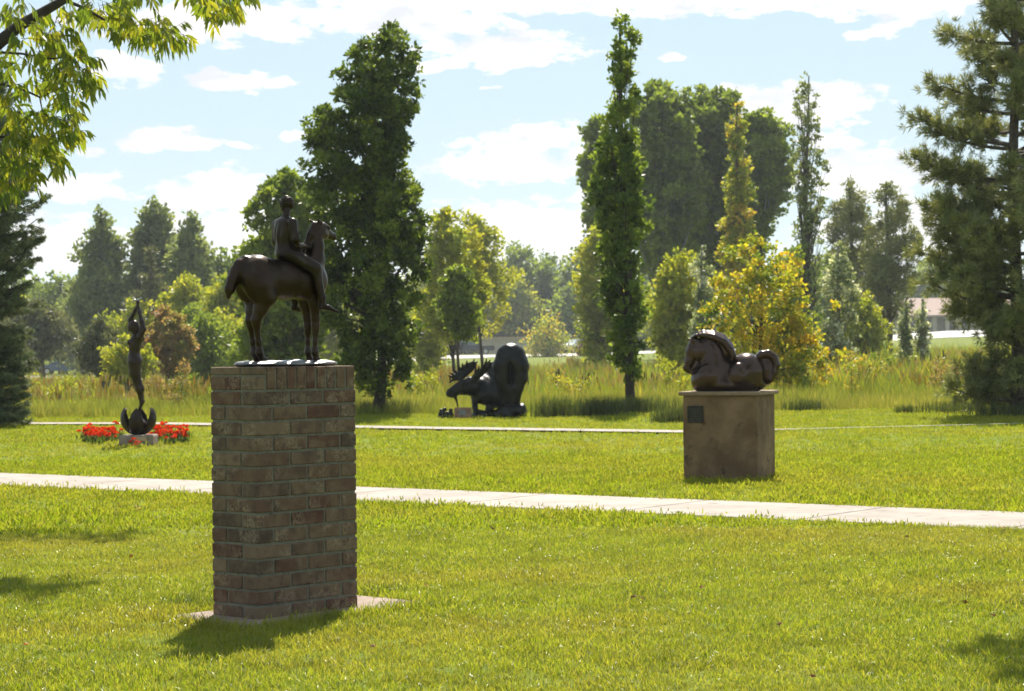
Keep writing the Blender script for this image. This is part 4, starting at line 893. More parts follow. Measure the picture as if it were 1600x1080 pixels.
# ------------------------------------------------------------------ near conifers
def needle_tufts(name, rs, C_, Dr, n, L, Wd, mat, spread=.9, tv=None):
    """n needles around each tuft centre C_ pointing roughly along Dr"""
    k = len(C_); P = np.repeat(C_, n, 0) + rs.normal(0, L * .10, (k * n, 3)); D = unit(np.repeat(Dr, n, 0) + rdirs(rs, k * n) * spread)
    N = rdirs(rs, k * n); t = np.clip(np.repeat(rs.uniform(.1, .9, k) if tv is None else tv, n) + rs.normal(0, .15, k * n), 0, 1)
    V, Fq, T = leaf_quads(P, D, N, L * rs.uniform(.7, 1.2, k * n), Wd, t)
    return npmesh(name, V, Fq, mat, False, T)
def big_pine():
    rs = np.random.RandomState(77); D = 36.0; X = 1588
    gx = ray(X, 540).x * D; t = empty('pine_tree', (gx, D, 0), 0, 'large bushy pine with long needles at the right side of the lawn', 'tree')
    base = np.array([gx, D, 0]); A = Acc(); H = 9.2
    zs = np.linspace(-.1, H, 12); P = np.stack([.04 * np.sin(zs * 1.3), .03 * np.cos(zs), zs], 1); A.tube(P, .12 * (1 - zs / H * .85) + .01, 9)
    ends = [(1578, 8), (1535, 88), (1530, 120), (1428, 182), (1460, 205), (1520, 165), (1423, 245), (1440, 262), (1470, 262), (1445, 325), (1480, 318), (1455, 348), (1433, 392), (1470, 372), (1470, 425), (1500, 410), (1450, 440), (1500, 440), (1555, 520),
            (1548, 470), (1500, 572), (1520, 590), (1488, 607), (1525, 612), (1550, 560), (1560, 620), (1570, 590), (1560, 500), (1545, 440)]
    E_ = []
    for (px, py) in ends:
        p = at(px, py, D + rs.uniform(-.5, .5)); E_.append(np.array(p) - base)
    for k in range(95):                   # the branches that go to the back, the front and the right
        z = rs.uniform(.5, H * .97); R = np.interp(z, [0, 1.0, 2.5, 4.5, 6.5, 9.3], [1.0, 1.5, 1.95, 1.9, 1.3, .2]) * rs.uniform(.7, 1.1); a = rs.uniform(-2.1, 2.1) if k % 3 else rs.uniform(0, 6.28)
        if z < 1.7 and k % 2: continue
        if math.cos(a) < -.3: R *= .55 if z < 2.5 else .78
        E_.append(np.array([R * math.cos(a), R * math.sin(a), z]))
    for k in range(26):
        z = rs.uniform(1.2, H * .97); R = np.interp(z, [0, 1.0, 2.5, 4.5, 6.5, 9.3], [.9, 1.2, 1.5, 1.4, 1.1, .2]) * rs.uniform(.5, 1.1); a = rs.uniform(-2.7, -.6)
        E_.append(np.array([R * math.cos(a), R * math.sin(a), z]))
    Cn, Dn = [], []
    for e in E_:
        R = math.hypot(e[0], e[1]); z0 = max(.25, e[2] - R * rs.uniform(.15, .4)); p0 = np.array([0, 0, z0]); pm = p0 * .45 + e * .55 + np.array([0, 0, -.10 * R])
        tt = np.linspace(0, 1, 9); Pb = ((1 - tt) ** 2)[:, None] * p0 + (2 * tt * (1 - tt))[:, None] * pm + (tt ** 2)[:, None] * e
        A.tube(Pb, .035 * (1 - tt * .8) + .003, 5)
        nsub = int(7 + R * 7)
        for s in range(nsub):
            q = rs.uniform(.35, 1.0); b = np.array([np.interp(q, tt, Pb[:, i]) for i in range(3)]); ax = unit(Pb[-1] - Pb[4])
            d = unit(ax * rs.uniform(.3, 1) + rdirs(rs, 1)[0] * .8 + [0, 0, .25]); Ls = rs.uniform(.12, .38) * (1.15 - q * .5)
            A.tube([b, b + d * Ls * .6 + [0, 0, -.01], b + d * Ls], [.008, .006, .003], 4)
            for w in (.4, .7, 1.0):
                Cn.append(b + d * Ls * w); Dn.append(unit(d + np.array([0, 0, .35])))
        nl_ = int(20 + R * 12)
        for s in range(nl_):                      # bushy ends
            c = e * (1 - rs.uniform(0, .34)) + p0 * 0 + rdirs(rs, 1)[0] * rs.uniform(.05, .34) * [1.15, 1.15, .7]
            if c[2] < e[2] - .5 * R: c[2] = e[2] - .3 * R
            q = rs.uniform(.5, 1); b = np.array([np.interp(q, tt, Pb[:, i]) for i in range(3)]); c = b + rdirs(rs, 1)[0] * rs.uniform(.05, .33) * [1.1, 1.1, .75]
            if s % 3 == 0: A.tube([b, c], [.006, .003], 3)
            Cn.append(c); Dn.append(unit(unit(c - b) + np.array([0, 0, .3])))
    Cn = np.array(Cn); Dn = np.array(Dn)
    obj('trunk', A.mesh('trunk', MAT['bark']), t)
    obj('crown', needle_tufts('crown', rs, Cn, Dn, 18, .145, .016, lm('pine'), .95), t)
big_pine()
def spruce():
    rs = np.random.RandomState(78); D = 35.0; X = -52
    gx = ray(X, 540).x * D; t = empty('spruce_tree', (gx, D, 0), 0, 'dark blue-green spruce with sweeping branches at the left edge', 'tree')
    A = Acc(); H = 7.2; zs = np.linspace(-.1, H, 10); A.tube(np.stack([zs * 0, zs * 0, zs], 1), .14 * (1 - zs / H * .9) + .01, 8)
    Cn, Dn = [], []
    z = .25
    while z < H * .97:
        R = np.interp(z, [0, .6, 1.2, 2.2, 3.2, 4.5, 7.2], [.92, 1.05, 1.05, 1.10, 1.25, 1.0, .08])
        nb = int(11 + R * 2)
        for b in range(nb):
            a = b / nb * 6.283 + rs.uniform(-.3, .3); Rb = R * rs.uniform(.78, 1.08); u_ = np.array([math.cos(a), math.sin(a), 0])
            tt = np.linspace(0, 1, 8); rise = rs.uniform(.05, .35) if z > 1.8 else rs.uniform(-.1, .12)
            Pb = u_ * (tt * Rb)[:, None] + np.array([0, 0, 1]) * (z - .16 * Rb * np.sin(tt * 2.6) + rise * Rb * tt ** 2.2)[:, None]
            A.tube(Pb, .02 * (1 - tt * .8) + .002, 4); side = np.cross(u_, [0, 0, 1.])
            for s in range(int(10 + Rb * 16)):
                q = rs.uniform(.15, 1); p = np.array([np.interp(q, tt, Pb[:, i]) for i in range(3)]); sg = rs.choice([-1, 1])
                d = unit(side * sg * rs.uniform(.3, 1) + u_ * .75 + [0, 0, rs.uniform(-.25, .15)]); Ls = rs.uniform(.08, .34) * (1.15 - q * .85) + .04
                for w in np.arange(.15, 1.01, .17): Cn.append(p + d * Ls * w); Dn.append(d)
        z += rs.uniform(.13, .20)
    Cn = np.array(Cn); Dn = np.array(Dn)
    obj('trunk', A.mesh('trunk', MAT['bark_dark']), t)
    PAL['spruce'] = [(.08, .115, .06), (.13, .165, .085), (.19, .225, .115)]
    LM['spruce'] = leafmat('leaf_spruce', PAL['spruce'], trans=.22, rough=.55, spec=.3)
    obj('crown', needle_tufts('crown', rs, Cn, Dn, 9, .070, .012, LM['spruce'], .9), t)
spruce()

# ------------------------------------------------------------------ ash tree whose boughs hang into the upper left
def ash():
    rs = np.random.RandomState(9); D = 17.0; bx = -5.9
    t = empty('ash_tree', (bx, D, 0), 0, 'ash tree whose leafy boughs hang into the upper left corner', 'tree'); base = np.array([bx, D, 0])
    A = Acc()
    A.tube([(0, 0, -.1), (.02, 0, 1.2), (.1, .05, 2.4), (.15, 0, 3.4), (.1, 0, 4.8), (-.1, 0, 6.6)], [.20, .15, .13, .11, .08, .03], 10)
    def L_(px, py, dd=0): return np.array(at(px, py, D + dd)) - base
    def limb(pts, r0, r1, n=6):
        P = np.array(pts); tt = np.linspace(0, 1, len(P)); A.tube(P, r0 + (r1 - r0) * tt, n)
    limb([(.12, 0, 2.9), L_(-60, 110), L_(-5, 70), L_(28, 42), L_(62, 22), L_(100, 0), L_(150, -35), L_(230, -60)], .065, .022, 7)
    limb([L_(100, 0), L_(130, 12), L_(165, 32), L_(205, 48), L_(245, 62)], .016, .005)
    limb([L_(230, -60), L_(280, -45), L_(330, -25), L_(352, 0)], .014, .005)
    limb([L_(-60, 110), L_(0, 82), L_(35, 84), L_(75, 92), L_(110, 90)], .015, .004)
    limb([L_(-60, 150), L_(5, 132), L_(40, 142), L_(62, 152), L_(66, 172), L_(80, 186)], .014, .004)
    limb([L_(62, 152), L_(90, 140), L_(110, 150)], .007, .003)
    limb([(.12, 0, 2.5), L_(-70, 230), L_(-5, 215), L_(30, 210), L_(60, 225)], .02, .005)
    limb([(.12, 0, 2.6), L_(-60, 260), L_(-10, 262), L_(40, 262)], .015, .005)
    # leaf sprays: (px, py, spread px, count)
    SPR = [(8, 20, 30, 8), (45, 8, 30, 7), (90, 35, 25, 6), (128, 22, 24, 6), (150, 8, 20, 5), (30, 60, 30, 8), (70, 52, 26, 8), (96, 66, 20, 6), (20, 100, 30, 8), (62, 90, 28, 8), (98, 92, 20, 7), (120, 92, 15, 6), (130, 105, 12, 5),
           (100, 118, 20, 8), (125, 122, 16, 7), (10, 140, 28, 7), (45, 128, 24, 6), (85, 135, 24, 7), (112, 145, 20, 8), (15, 175, 26, 8), (52, 178, 24, 7), (85, 182, 24, 8), (110, 190, 14, 7), (105, 205, 16, 6), (20, 205, 26, 8), (50, 215, 20, 7), (80, 212, 20, 7),
           (8, 240, 24, 8), (35, 238, 20, 8), (60, 245, 16, 8), (75, 252, 12, 6), (8, 268, 18, 8), (50, 262, 16, 8), (12, 285, 12, 5), (165, 28, 18, 7), (190, 18, 18, 8), (205, 38, 14, 7), (232, 36, 18, 8), (250, 45, 16, 8), (228, 55, 14, 6), (262, 55, 12, 6), (275, 52, 8, 4), (178, 8, 20, 7), (230, -5, 16, 5),
           (318, -8, 14, 5), (335, 4, 16, 7), (355, 2, 16, 7), (350, 14, 10, 5), (375, -6, 12, 5), (308, -14, 18, 5), (60, -20, 40, 10), (0, 310 - 20, 10, 3)]
    V, F3, T = [], [], []; nv = 0
    def leaflet(p, d, n, L, w, tint):
        nonlocal nv
        s = unit(np.cross(d, n)); bend = np.array([0, 0, -.12 * L])
        pts = [p, p + d * L * .25 + s * w * .42, p + d * L * .55 + s * w * .5 + bend * .5, p + d * L + bend * 1.6, p + d * L * .55 - s * w * .5 + bend * .5, p + d * L * .25 - s * w * .42, p + d * L * .55 + bend * .5 - n * w * .16, p + d * L * .25 - n * w * .1]
        V.extend(pts); T.extend([tint] * 8)
        for tri in ((0, 1, 7), (0, 7, 5), (1, 2, 6), (1, 6, 7), (7, 6, 4), (7, 4, 5), (2, 3, 6), (6, 3, 4)): F3.append((tri[0] + nv, tri[1] + nv, tri[2] + nv))
        nv += 8
    def compound(p, d, n5, L, tb):
        tip = p + d * rs.uniform(.10, .17); down = unit(d * .6 + np.array([0, 0, -.9]) + rdirs(rs, 1)[0] * .2)
        nn = unit(rdirs(rs, 1)[0] + np.array([0, -.6, .5]))
        A.tube([p, tip], [.0022, .0014], 3)
        for k in range(n5):
            q = k / max(n5 - 1, 1); pp = p + (tip - p) * (.35 + .65 * q); sd = unit(np.cross(d, nn)) * (1 if k % 2 else -1) * (.75 if k < n5 - 1 else .05)
            dd = unit(down * (.9 + .4 * q) + sd + rdirs(rs, 1)[0] * .18)
            leaflet(pp, dd, unit(nn + rdirs(rs, 1)[0] * .35), L * rs.uniform(.75, 1.15), L * rs.uniform(.24, .32), np.clip(tb + rs.normal(0, .12), 0, 1))
    for (px, py, spd, cnt) in SPR:
        for i in range(int(cnt * 1.55)):
            c = L_(px + rs.normal(0, spd * .45), py + rs.normal(0, spd * .38), rs.uniform(-.5, .5))
            compound(c, unit(np.array([rs.uniform(-.5, .9), rs.uniform(-.6, .6), rs.uniform(-.6, .5)])), rs.choice([5, 5, 7]), .100, rs.uniform(.1, .9))
    # the rest of the crown, outside the picture, is real as well
    for i in range(1500):
        a = rs.uniform(0, 6.28); zz = rs.uniform(3.0, 7.6); R = 2.0 * math.sin(min((zz - 2.4) / 5.6, 1) * 3.0) ** .5 * rs.uniform(.4, 1) ** .5
        c = np.array([-.7 + R * math.cos(a), R * math.sin(a) * .9, zz])
        if c[0] > .9 : c[0] = .9 - rs.uniform(0, .5)
        compound(c, rdirs(rs, 1)[0], 5, .12, rs.uniform(.1, .9))
    limb([(.1, 0, 4.8), (1.4, -.5, 5.6), (2.6, -1.1, 5.9), (3.9, -1.5, 5.7)], .05, .012)
    for i in range(420):                      # a bough above the picture; its shade lies on the grass at the left
        q = rs.uniform(0, 1); compound(np.array([2.4 + 1.75 * q, -1.15 - .3 * q, 5.75]) + rs.normal(0, 1, 3) * [.12, .20, .12], rdirs(rs, 1)[0], 7, .115, rs.uniform(.1, .9))
    obj('trunk', A.mesh('trunk', MAT['bark_dark']), t)
    me = npmesh('crown', np.array(V), None, leafmat('leaf_ash', [(.08, .13, .014), (.15, .20, .02), (.30, .29, .025)], trans=.55, rough=.42, spec=.4, tcol=1.5), False, np.array(T), Ft=np.array(F3))
    obj('crown', me, t)
ash()
# a shade tree beside the camera whose shadow just reaches the near right corner
rs = np.random.RandomState(15); k = 40
P = np.stack([rs.uniform(-1.6, 1.6, k), rs.uniform(-1.6, 1.6, k), rs.uniform(4.3, 7.4, k)], 1)
t = empty('maple_tree', (3.95, 11.5, 0), 0, 'maple tree on the lawn right of the camera, its shade reaching the near corner', 'tree')
obj('crown', crown_mesh('crown', rs, P, rs.uniform(.4, .75, k), 12000, .11, .09, lm('green')), t)
A = Acc(); limbs(A, rs, np.array([0, 0, -.1]), np.array([.1, 0, 7.0]), .14, P, 20); obj('trunk', A.mesh('trunk', MAT['bark']), t)
# a small crab-apple left of the camera (soft shade on the grass at the left)

# ------------------------------------------------------------------ grass, by instancing small tufts on scattered points
def blades(rs, n, spread, h, w, lean=.35, seg=3, curve=.5, tint=(0, 1)):
    V, F_, T = [], [], []; nv = 0
    for i in range(n):
        b = np.array([rs.normal(0, spread), rs.normal(0, spread), 0.0]); a = rs.uniform(0, 6.28); hh = h * rs.uniform(.55, 1.15); ln = rs.uniform(.1, 1) * lean
        d = np.array([math.cos(a), math.sin(a), 0]); s = np.array([-d[1], d[0], 0]) if rs.rand() < .6 else unit(np.cross(d, [0, 0, 1.]) + d * .5); tw = rs.uniform(*tint); ww = w * rs.uniform(.7, 1.3)
        for k in range(seg + 1):
            q = k / seg; c = b + np.array([0, 0, 1]) * hh * q * (1 - .25 * curve * q) + d * hh * ln * (q ** 1.8)
            wk = ww * (1 - q ** 2 * .95) * .5
            V += [c - s * wk, c + s * wk]; T += [tw, tw]
            if k: F_.append((nv + 2 * k - 2, nv + 2 * k - 1, nv + 2 * k + 1, nv + 2 * k))
        nv += 2 * (seg + 1)
    return np.array(V), np.array(F_), np.array(T)
def protos(name, gens, mat):
    """a collection of tuft shapes used only as instances"""
    c = bpy.data.collections.new(name)
    for V, F_, T in gens:
        c.objects.link(bpy.data.objects.new(name, npmesh(name, V, F_, mat, False, T)))
    return c
def scatter(name, P, scl, coll, label, tiltm=.12, zrot=None, cat=None):
    me = bpy.data.meshes.new(name); me.vertices.add(len(P)); me.vertices.foreach_set('co', np.asarray(P, np.float32).ravel())
    at_ = me.attributes.new('scl', 'FLOAT', 'POINT'); at_.data.foreach_set('value', np.asarray(scl, np.float32))
    rs = np.random.RandomState(len(P) % 1000); r = np.zeros((len(P), 3), np.float32); r[:, 0] = rs.normal(0, tiltm, len(P)); r[:, 1] = rs.normal(0, tiltm, len(P)); r[:, 2] = rs.uniform(0, 6.28, len(P))
    a2_ = me.attributes.new('rot', 'FLOAT_VECTOR', 'POINT'); a2_.data.foreach_set('vector', r.ravel())
    o = obj(name, me); tag(o, label, kind='stuff')
    nt = bpy.data.node_groups.new(name + '_nodes', 'GeometryNodeTree')
    nt.interface.new_socket('Geometry', in_out='INPUT', socket_type='NodeSocketGeometry'); nt.interface.new_socket('Geometry', in_out='OUTPUT', socket_type='NodeSocketGeometry')
    n = nt.nodes; gi = n.new('NodeGroupInput'); go = n.new('NodeGroupOutput'); ip = n.new('GeometryNodeInstanceOnPoints'); ci = n.new('GeometryNodeCollectionInfo')
    ci.inputs[0].default_value = coll; ci.inputs['Separate Children'].default_value = True; ci.inputs['Reset Children'].default_value = True
    s_ = n.new('GeometryNodeInputNamedAttribute'); s_.data_type = 'FLOAT'; s_.inputs[0].default_value = 'scl'
    r_ = n.new('GeometryNodeInputNamedAttribute'); r_.data_type = 'FLOAT_VECTOR'; r_.inputs[0].default_value = 'rot'
    ip.inputs['Pick Instance'].default_value = True
    nt.links.new(gi.outputs[0], ip.inputs['Points']); nt.links.new(ci.outputs[0], ip.inputs['Instance']); nt.links.new(s_.outputs[0], ip.inputs['Scale'])
    e2r = n.new('FunctionNodeEulerToRotation'); nt.links.new(r_.outputs[0], e2r.inputs[0]); nt.links.new(e2r.outputs[0], ip.inputs['Rotation'])
    nt.links.new(ip.outputs[0], go.inputs[0]); md = o.modifiers.new('scatter', 'NODES'); md.node_group = nt
    return o
def vnoise(x, y, s, seed=0):
    """cheap smooth value noise"""
    r = np.random.RandomState(seed); n = 64; G_ = r.uniform(0, 1, (n, n)); x = np.asarray(x) / s; y = np.asarray(y) / s
    xi = np.floor(x).astype(int); yi = np.floor(y).astype(int); fx = x - xi; fy = y - yi; fx = fx * fx * (3 - 2 * fx); fy = fy * fy * (3 - 2 * fy)
    a = G_[xi % n, yi % n]; b = G_[(xi + 1) % n, yi % n]; c = G_[xi % n, (yi + 1) % n]; d = G_[(xi + 1) % n, (yi + 1) % n]
    return (a * (1 - fx) + b * fx) * (1 - fy) + (c * (1 - fx) + d * fx) * fy
def field(rs, y0, y1, dens, k=.30, marg=.4):
    A_ = k * (y1 ** 2 - y0 ** 2) + 2 * marg * (y1 - y0); n = int(A_ * dens)
    y = np.sqrt(rs.uniform(y0 ** 2, y1 ** 2, n)); x = rs.uniform(-1, 1, n) * (k * y + marg); return x, y
bedc = wpos
def lawn_mask(x, y, edge=.0):
    _, c = path_coord(x, y); m = ~((c > .012 - edge) & (c < P_W - .012 + edge))
    m &= ~(np.abs(path2_dist(x, y)) < p2w(x) - .02)
    m &= ~in_pad(x, y, .01)
    a = x - sp_c.x; b = y - sp_c.y; lx = a * math.cos(-stone.rotation_euler.z) - b * math.sin(-stone.rotation_euler.z); ly = a * math.sin(-stone.rotation_euler.z) + b * math.cos(-stone.rotation_euler.z)
    m &= ~((lx > -Wst) & (lx < 0) & (ly > 0) & (ly < Wst))
    m &= ~((np.abs(x - bedc.x) < .24) & (np.abs(y - bedc.y) < .22))
    return m
grass_m = leafmat('lawn_grass', [(.125, .170, .012), (.170, .218, .014), (.218, .245, .020), (.26, .24, .055)], trans=.50, rough=.38, spec=.38, tcol=1.6, patch=((.25, .215, .04), .42, .55))
rs = np.random.RandomState(31)
nearc = protos('grass_tuft', [blades(rs, 17, .022, .030, .0032, .9) for _ in range(7)], grass_m)
grass_f = leafmat('lawn_grass_far', [(.125, .175, .012), (.172, .225, .014), (.22, .25, .018), (.26, .24, .05)], trans=.50, rough=.6, spec=.15, tcol=1.6, patch=((.26, .225, .04), .3, .4))
midc = protos('grass_tuft_far', [blades(rs, 16, .045, .033, .0085, .8, 2) for _ in range(5)], grass_f)
x1, y1 = field(rs, 6.3, 14, 860); x2, y2 = field(rs, 14, 24, 240); x3, y3 = field(rs, 24, 40.2, 85)
m1 = lawn_mask(x1, y1); x1, y1 = x1[m1], y1[m1]
a_, b_ = ped_coord(x1, y1)
hs = .80 + .35 * vnoise(x1, y1, .35, 1) + .25 * vnoise(x1, y1, 1.3, 2)
nearped = in_pad(x1, y1, .16); hs = np.where(nearped, hs * 1.45, hs)
scatter('lawn_grass', np.stack([x1, y1, np.full_like(x1, -.004)], 1), hs, nearc, 'short green grass of the near lawn', .22)
xx = np.concatenate([x2, x3]); yy = np.concatenate([y2, y3]); mm = lawn_mask(xx, yy); xx, yy = xx[mm], yy[mm]
scatter('lawn_grass_far', np.stack([xx, yy, terr(xx, yy) - .004], 1), .8 + .5 * vnoise(xx, yy, .6, 3), midc, 'short green grass of the far lawn', .22)
# tall unmown grass round the pad, left corner and right corner
def tall_clump(name, x, y, rad, n, h, label, pal, w=.006, seg=4, group=None, cat='grass clump', z=None, flat=1.0):
    rs = np.random.RandomState(int(abs(x * 91 + y * 37)) % 9999); G_ = []
    V, F_, T = blades(rs, n, rad, h, w, .55, seg, .8); V[:, 1] *= flat
    zz = float(terr(x, y)) if z is None else z
    o = obj(name, npmesh(name, V, F_, pal, False, T)); o.location = (x, y, zz - .01)
    return tag(o, label, cat, group)

meadow_g = leafmat('meadow_grass', [(.14, .18, .022), (.20, .23, .035), (.29, .27, .06), (.36, .30, .11)], trans=.45, rough=.5, spec=.25, tcol=1.25, patch=((.15, .21, .02), .12, .8))
reed_m = leafmat('meadow_reeds', [(.11, .17, .02), (.155, .22, .024), (.23, .265, .035), (.46, .33, .05)], trans=.45, rough=.45, spec=.3, tcol=1.3, patch=((.15, .20, .02), .16, .6))
seed_m = leafmat('seed_heads', [(.36, .36, .08), (.52, .44, .08), (.58, .36, .08), (.60, .54, .30)], trans=.35, rough=.6, spec=.2)
cat_m = leafmat('cattail', [(.05, .03, .018), (.06, .035, .02)], trans=.0, rough=.9, spec=.1)
rs = np.random.RandomState(41)
mgc = protos('meadow_tuft', [blades(rs, 34, .13, .50, .011, .5, 3) for _ in range(5)], meadow_g)
rdc = protos('reed_tuft', [blades(rs, 18, .24, 1.15, .028, .55, 3) for _ in range(5)], reed_m)
def stalks(rs, n):
    A = Acc()
    for i in range(n):
        b = np.array([rs.normal(0, .22), rs.normal(0, .22), 0]); h = rs.uniform(.7, 1.2); l = rs.normal(0, .06, 2); top = b + [l[0], l[1], h]
        A.tube([b, top], [.004, .003], 3, .2); tv = rs.uniform(0, 1); A.tube([top - [0, 0, .10], top, top + [l[0] * .2, l[1] * .2, .13]], [.012, .022, .006], 4, tv)
    m = A; return np.concatenate(m.V), np.concatenate(m.F), np.concatenate(m.T)
def cats(rs, n):
    A = Acc()
    for i in range(n):
        b = np.array([rs.normal(0, .3), rs.normal(0, .3), 0]); h = rs.uniform(1.0, 1.4); A.tube([b, b + [0, 0, h]], [.006, .004], 3); A.tube([b + [0, 0, h - .2], b + [0, 0, h - .18], b + [0, 0, h - .04], b + [0, 0, h - .02]], [.006, .018, .018, .005], 6)
    return np.concatenate(A.V), np.concatenate(A.F), np.concatenate(A.T)
sdc = protos('seed_stalk_tuft', [stalks(rs, 12) for _ in range(3)], seed_m)
ctc = protos('cattail_tuft', [cats(rs, 3) for _ in range(3)], cat_m)
def mask_mow(x, y):      # a mown green bank beyond the pond
    return ~((y > 118) & (x / y > .0) & (x / y < .078))
x, y = field(rs, 39.4, 56, 15, .30, 2); hgt = np.interp(y, [39.4, 42, 50], [.45, .8, 1.25]) * (.7 + .6 * vnoise(x, y, 2.5, 5))
scatter('meadow_grass', np.stack([x, y, terr(x, y)], 1), hgt, mgc, 'rough meadow grass beyond the mown lawn', .12)
x, y = field(rs, 44, 128, 3.6, .34, 4); mk = mask_mow(x, y); x, y = x[mk], y[mk]
rg = 1 + .1 * sst(.05, .16, x / y)
hgt = np.interp(y, [44, 50, 90, 128], [.45, .85, 1.15, 1.1]) * (.45 + .7 * vnoise(x, y, 4.5, 6) + .5 * vnoise(x, y, .8, 16)) * rg
scatter('meadow_reeds', np.stack([x, y, terr(x, y)], 1), hgt, rdc, 'tall green and yellow reeds filling the low meadow', .16)
x, y = field(rs, 41.5, 120, 1.2, .34, 3); k_ = vnoise(x, y, 6, 7) > .42; x, y = x[k_], y[k_]; mk = mask_mow(x, y); x, y = x[mk], y[mk]
scatter('seed_stalks', np.stack([x, y, terr(x, y)], 1), np.interp(y, [42, 52, 120], [.6, 1, 1.25]) * (.7 + .5 * vnoise(x, y, 3, 8)), sdc, 'tan and rusty seed heads among the reeds', .1)
x, y = field(rs, 48, 90, .07, .30, 3)
scatter('cattails', np.stack([x, y, terr(x, y)], 1), np.full(len(x), 1.05), ctc, 'brown cattail heads among the reeds', .06)
x, y = field(rs, 128, 200, 1.2, .34, 4); mk = mask_mow(x, y); x, y = x[mk], y[mk]
rg_ = rdc
scatter('far_meadow_grass', np.stack([x, y, terr(x, y)], 1), .4 * (.4 + .9 * vnoise(x, y, 6, 9)), rdc, 'far meadow grass below the road', .1)

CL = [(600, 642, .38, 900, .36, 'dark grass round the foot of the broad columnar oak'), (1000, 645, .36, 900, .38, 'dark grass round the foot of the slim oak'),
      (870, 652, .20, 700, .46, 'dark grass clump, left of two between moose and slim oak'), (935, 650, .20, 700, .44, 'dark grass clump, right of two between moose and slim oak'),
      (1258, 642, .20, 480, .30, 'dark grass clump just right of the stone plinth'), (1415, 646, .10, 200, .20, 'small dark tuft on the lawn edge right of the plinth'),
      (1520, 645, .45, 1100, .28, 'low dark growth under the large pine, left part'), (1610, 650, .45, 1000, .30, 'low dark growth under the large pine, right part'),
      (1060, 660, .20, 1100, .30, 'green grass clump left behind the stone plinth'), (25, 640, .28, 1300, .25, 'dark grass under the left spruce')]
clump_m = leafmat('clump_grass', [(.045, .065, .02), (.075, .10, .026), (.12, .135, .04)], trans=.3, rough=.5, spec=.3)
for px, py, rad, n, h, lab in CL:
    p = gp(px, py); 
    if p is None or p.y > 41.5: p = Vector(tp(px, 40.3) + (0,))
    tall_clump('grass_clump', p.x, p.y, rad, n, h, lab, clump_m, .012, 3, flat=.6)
WEED = [(110, 46, .9, 'yg', 'leafy light weed clump in the meadow left of the bronze woman'), (268, 44, 1.1, 'red', 'rusty leafy weed clump in the meadow right of the bronze woman'), (312, 45, .9, 'green', 'green weed clump in the meadow beside the brick pedestal'),
        (655, 47, 1.0, 'yg', 'light weed clump in the meadow right of the broad oak'), (900, 46, .8, 'orange', 'yellow-brown weed clump behind the moose and slim oak'), (1050, 47, 1.1, 'yg', 'tall light weed clump in the meadow left of the plinth'),
        (1330, 45, 1.0, 'orange', 'yellow weed clump in the meadow right of the golden shrub'), (1400, 52, 1.3, 'green', 'tall green weed clump below the short silver poplars'), (1475, 46, .9, 'red', 'rusty weed clump in the meadow left of the large pine')]
for px, D, h, pal, lab in WEED:
    r_ = np.random.RandomState(px); k = 16; c_ = np.stack([r_.normal(0, .28, k), r_.normal(0, .28, k), r_.uniform(.1, h, k)], 1)
    gx = ray(px, 540).x * D; t = empty('weed_clump', (gx, D, float(terr(gx, D))), 0, lab, 'weed', 'weed clumps in the meadow')
    obj('leaves', crown_mesh('leaves', r_, c_, r_.uniform(.10, .20, k), 1300, .06, .035, lm(pal)), t)
    A = Acc()
    for q in c_: A.tube([np.array([q[0] * .3, q[1] * .3, 0]), q], [.008, .004], 4)
    obj('stems', A.mesh('stems', MAT['bark']), t)
pad_edge = leafmat('edge_grass', [(.05, .09, .012), (.09, .14, .018), (.16, .17, .03)], trans=.4, rough=.4, spec=.4)
for px, py, rad, lab in ((300, 947, .075, 'taller grass tuft at the left corner of the concrete pad'), (600, 928, .075, 'taller grass tuft at the right corner of the concrete pad')):
    p = gp(px, py); tall_clump('grass_tuft', p.x, p.y, rad, 260, .075, lab, pad_edge, .004, 4, cat='grass tuft')

# fallen leaves
red_leaf = surf('fallen_leaf', (.30, .10, .04), (.42, .20, .06), 9, .7, 0, objrand=.5)
yel_leaf = surf('fallen_leaf_yellow', (.55, .36, .04), (.6, .42, .08), 9, .7, 0, objrand=.5)
def leafshape():
    bm = bmesh.new(); out = []
    for i in range(10):
        a = i / 10 * 6.283; r = .024 if i % 2 == 0 else .013
        out.append(bm.verts.new((r * math.cos(a) * 1.2, r * math.sin(a), .004 * math.sin(a * 3))))
    c = bm.verts.new((0, 0, .006))
    for i in range(10): bm.faces.new((c, out[i], out[(i + 1) % 10]))
    bmesh.ops.solidify(bm, geom=list(bm.faces), thickness=.0012); return bm
lfm = {}
for m_ in (red_leaf, yel_leaf):
    me = bpy.data.meshes.new('fallen_leaf'); b_ = leafshape(); b_.to_mesh(me); b_.free(); me.materials.append(m_); lfm[m_.name] = me
FL = [(583, 1021, 0), (1508, 951, 0), (1417, 806 + 40, 1), (990, 942, 0), (1002, 944, 0), (205, 877, 0), (215, 799, 1), (212, 797, 1), (218, 800, 1), (666, 924, 0), (1270, 1069, 0), (1218, 986, 0), (1552, 972, 0), (1568, 832, 1), (40, 1018, 0), (1435, 789, 1), (1096, 927, 0), (1516, 693, 0), (1405, 722, 0), (876, 745, 0), (312, 862, 1), (770, 833, 0)]
for px, py, k in FL:
    p = gp(px, py); o = obj('fallen_leaf', lfm['fallen_leaf_yellow' if k else 'fallen_leaf']); o.location = (p.x, p.y, .030); o.rotation_euler = (rs.uniform(-.5, .5), rs.uniform(-.5, .5), rs.uniform(0, 6)); s = rs.uniform(.55, .95); o.scale = (s, s, s)
    tag(o, ('small yellow leaf lying on the lawn' if k else 'small rusty red leaf lying on the lawn'), 'leaf', 'yellow leaves on the lawn' if k else 'red leaves on the lawn')

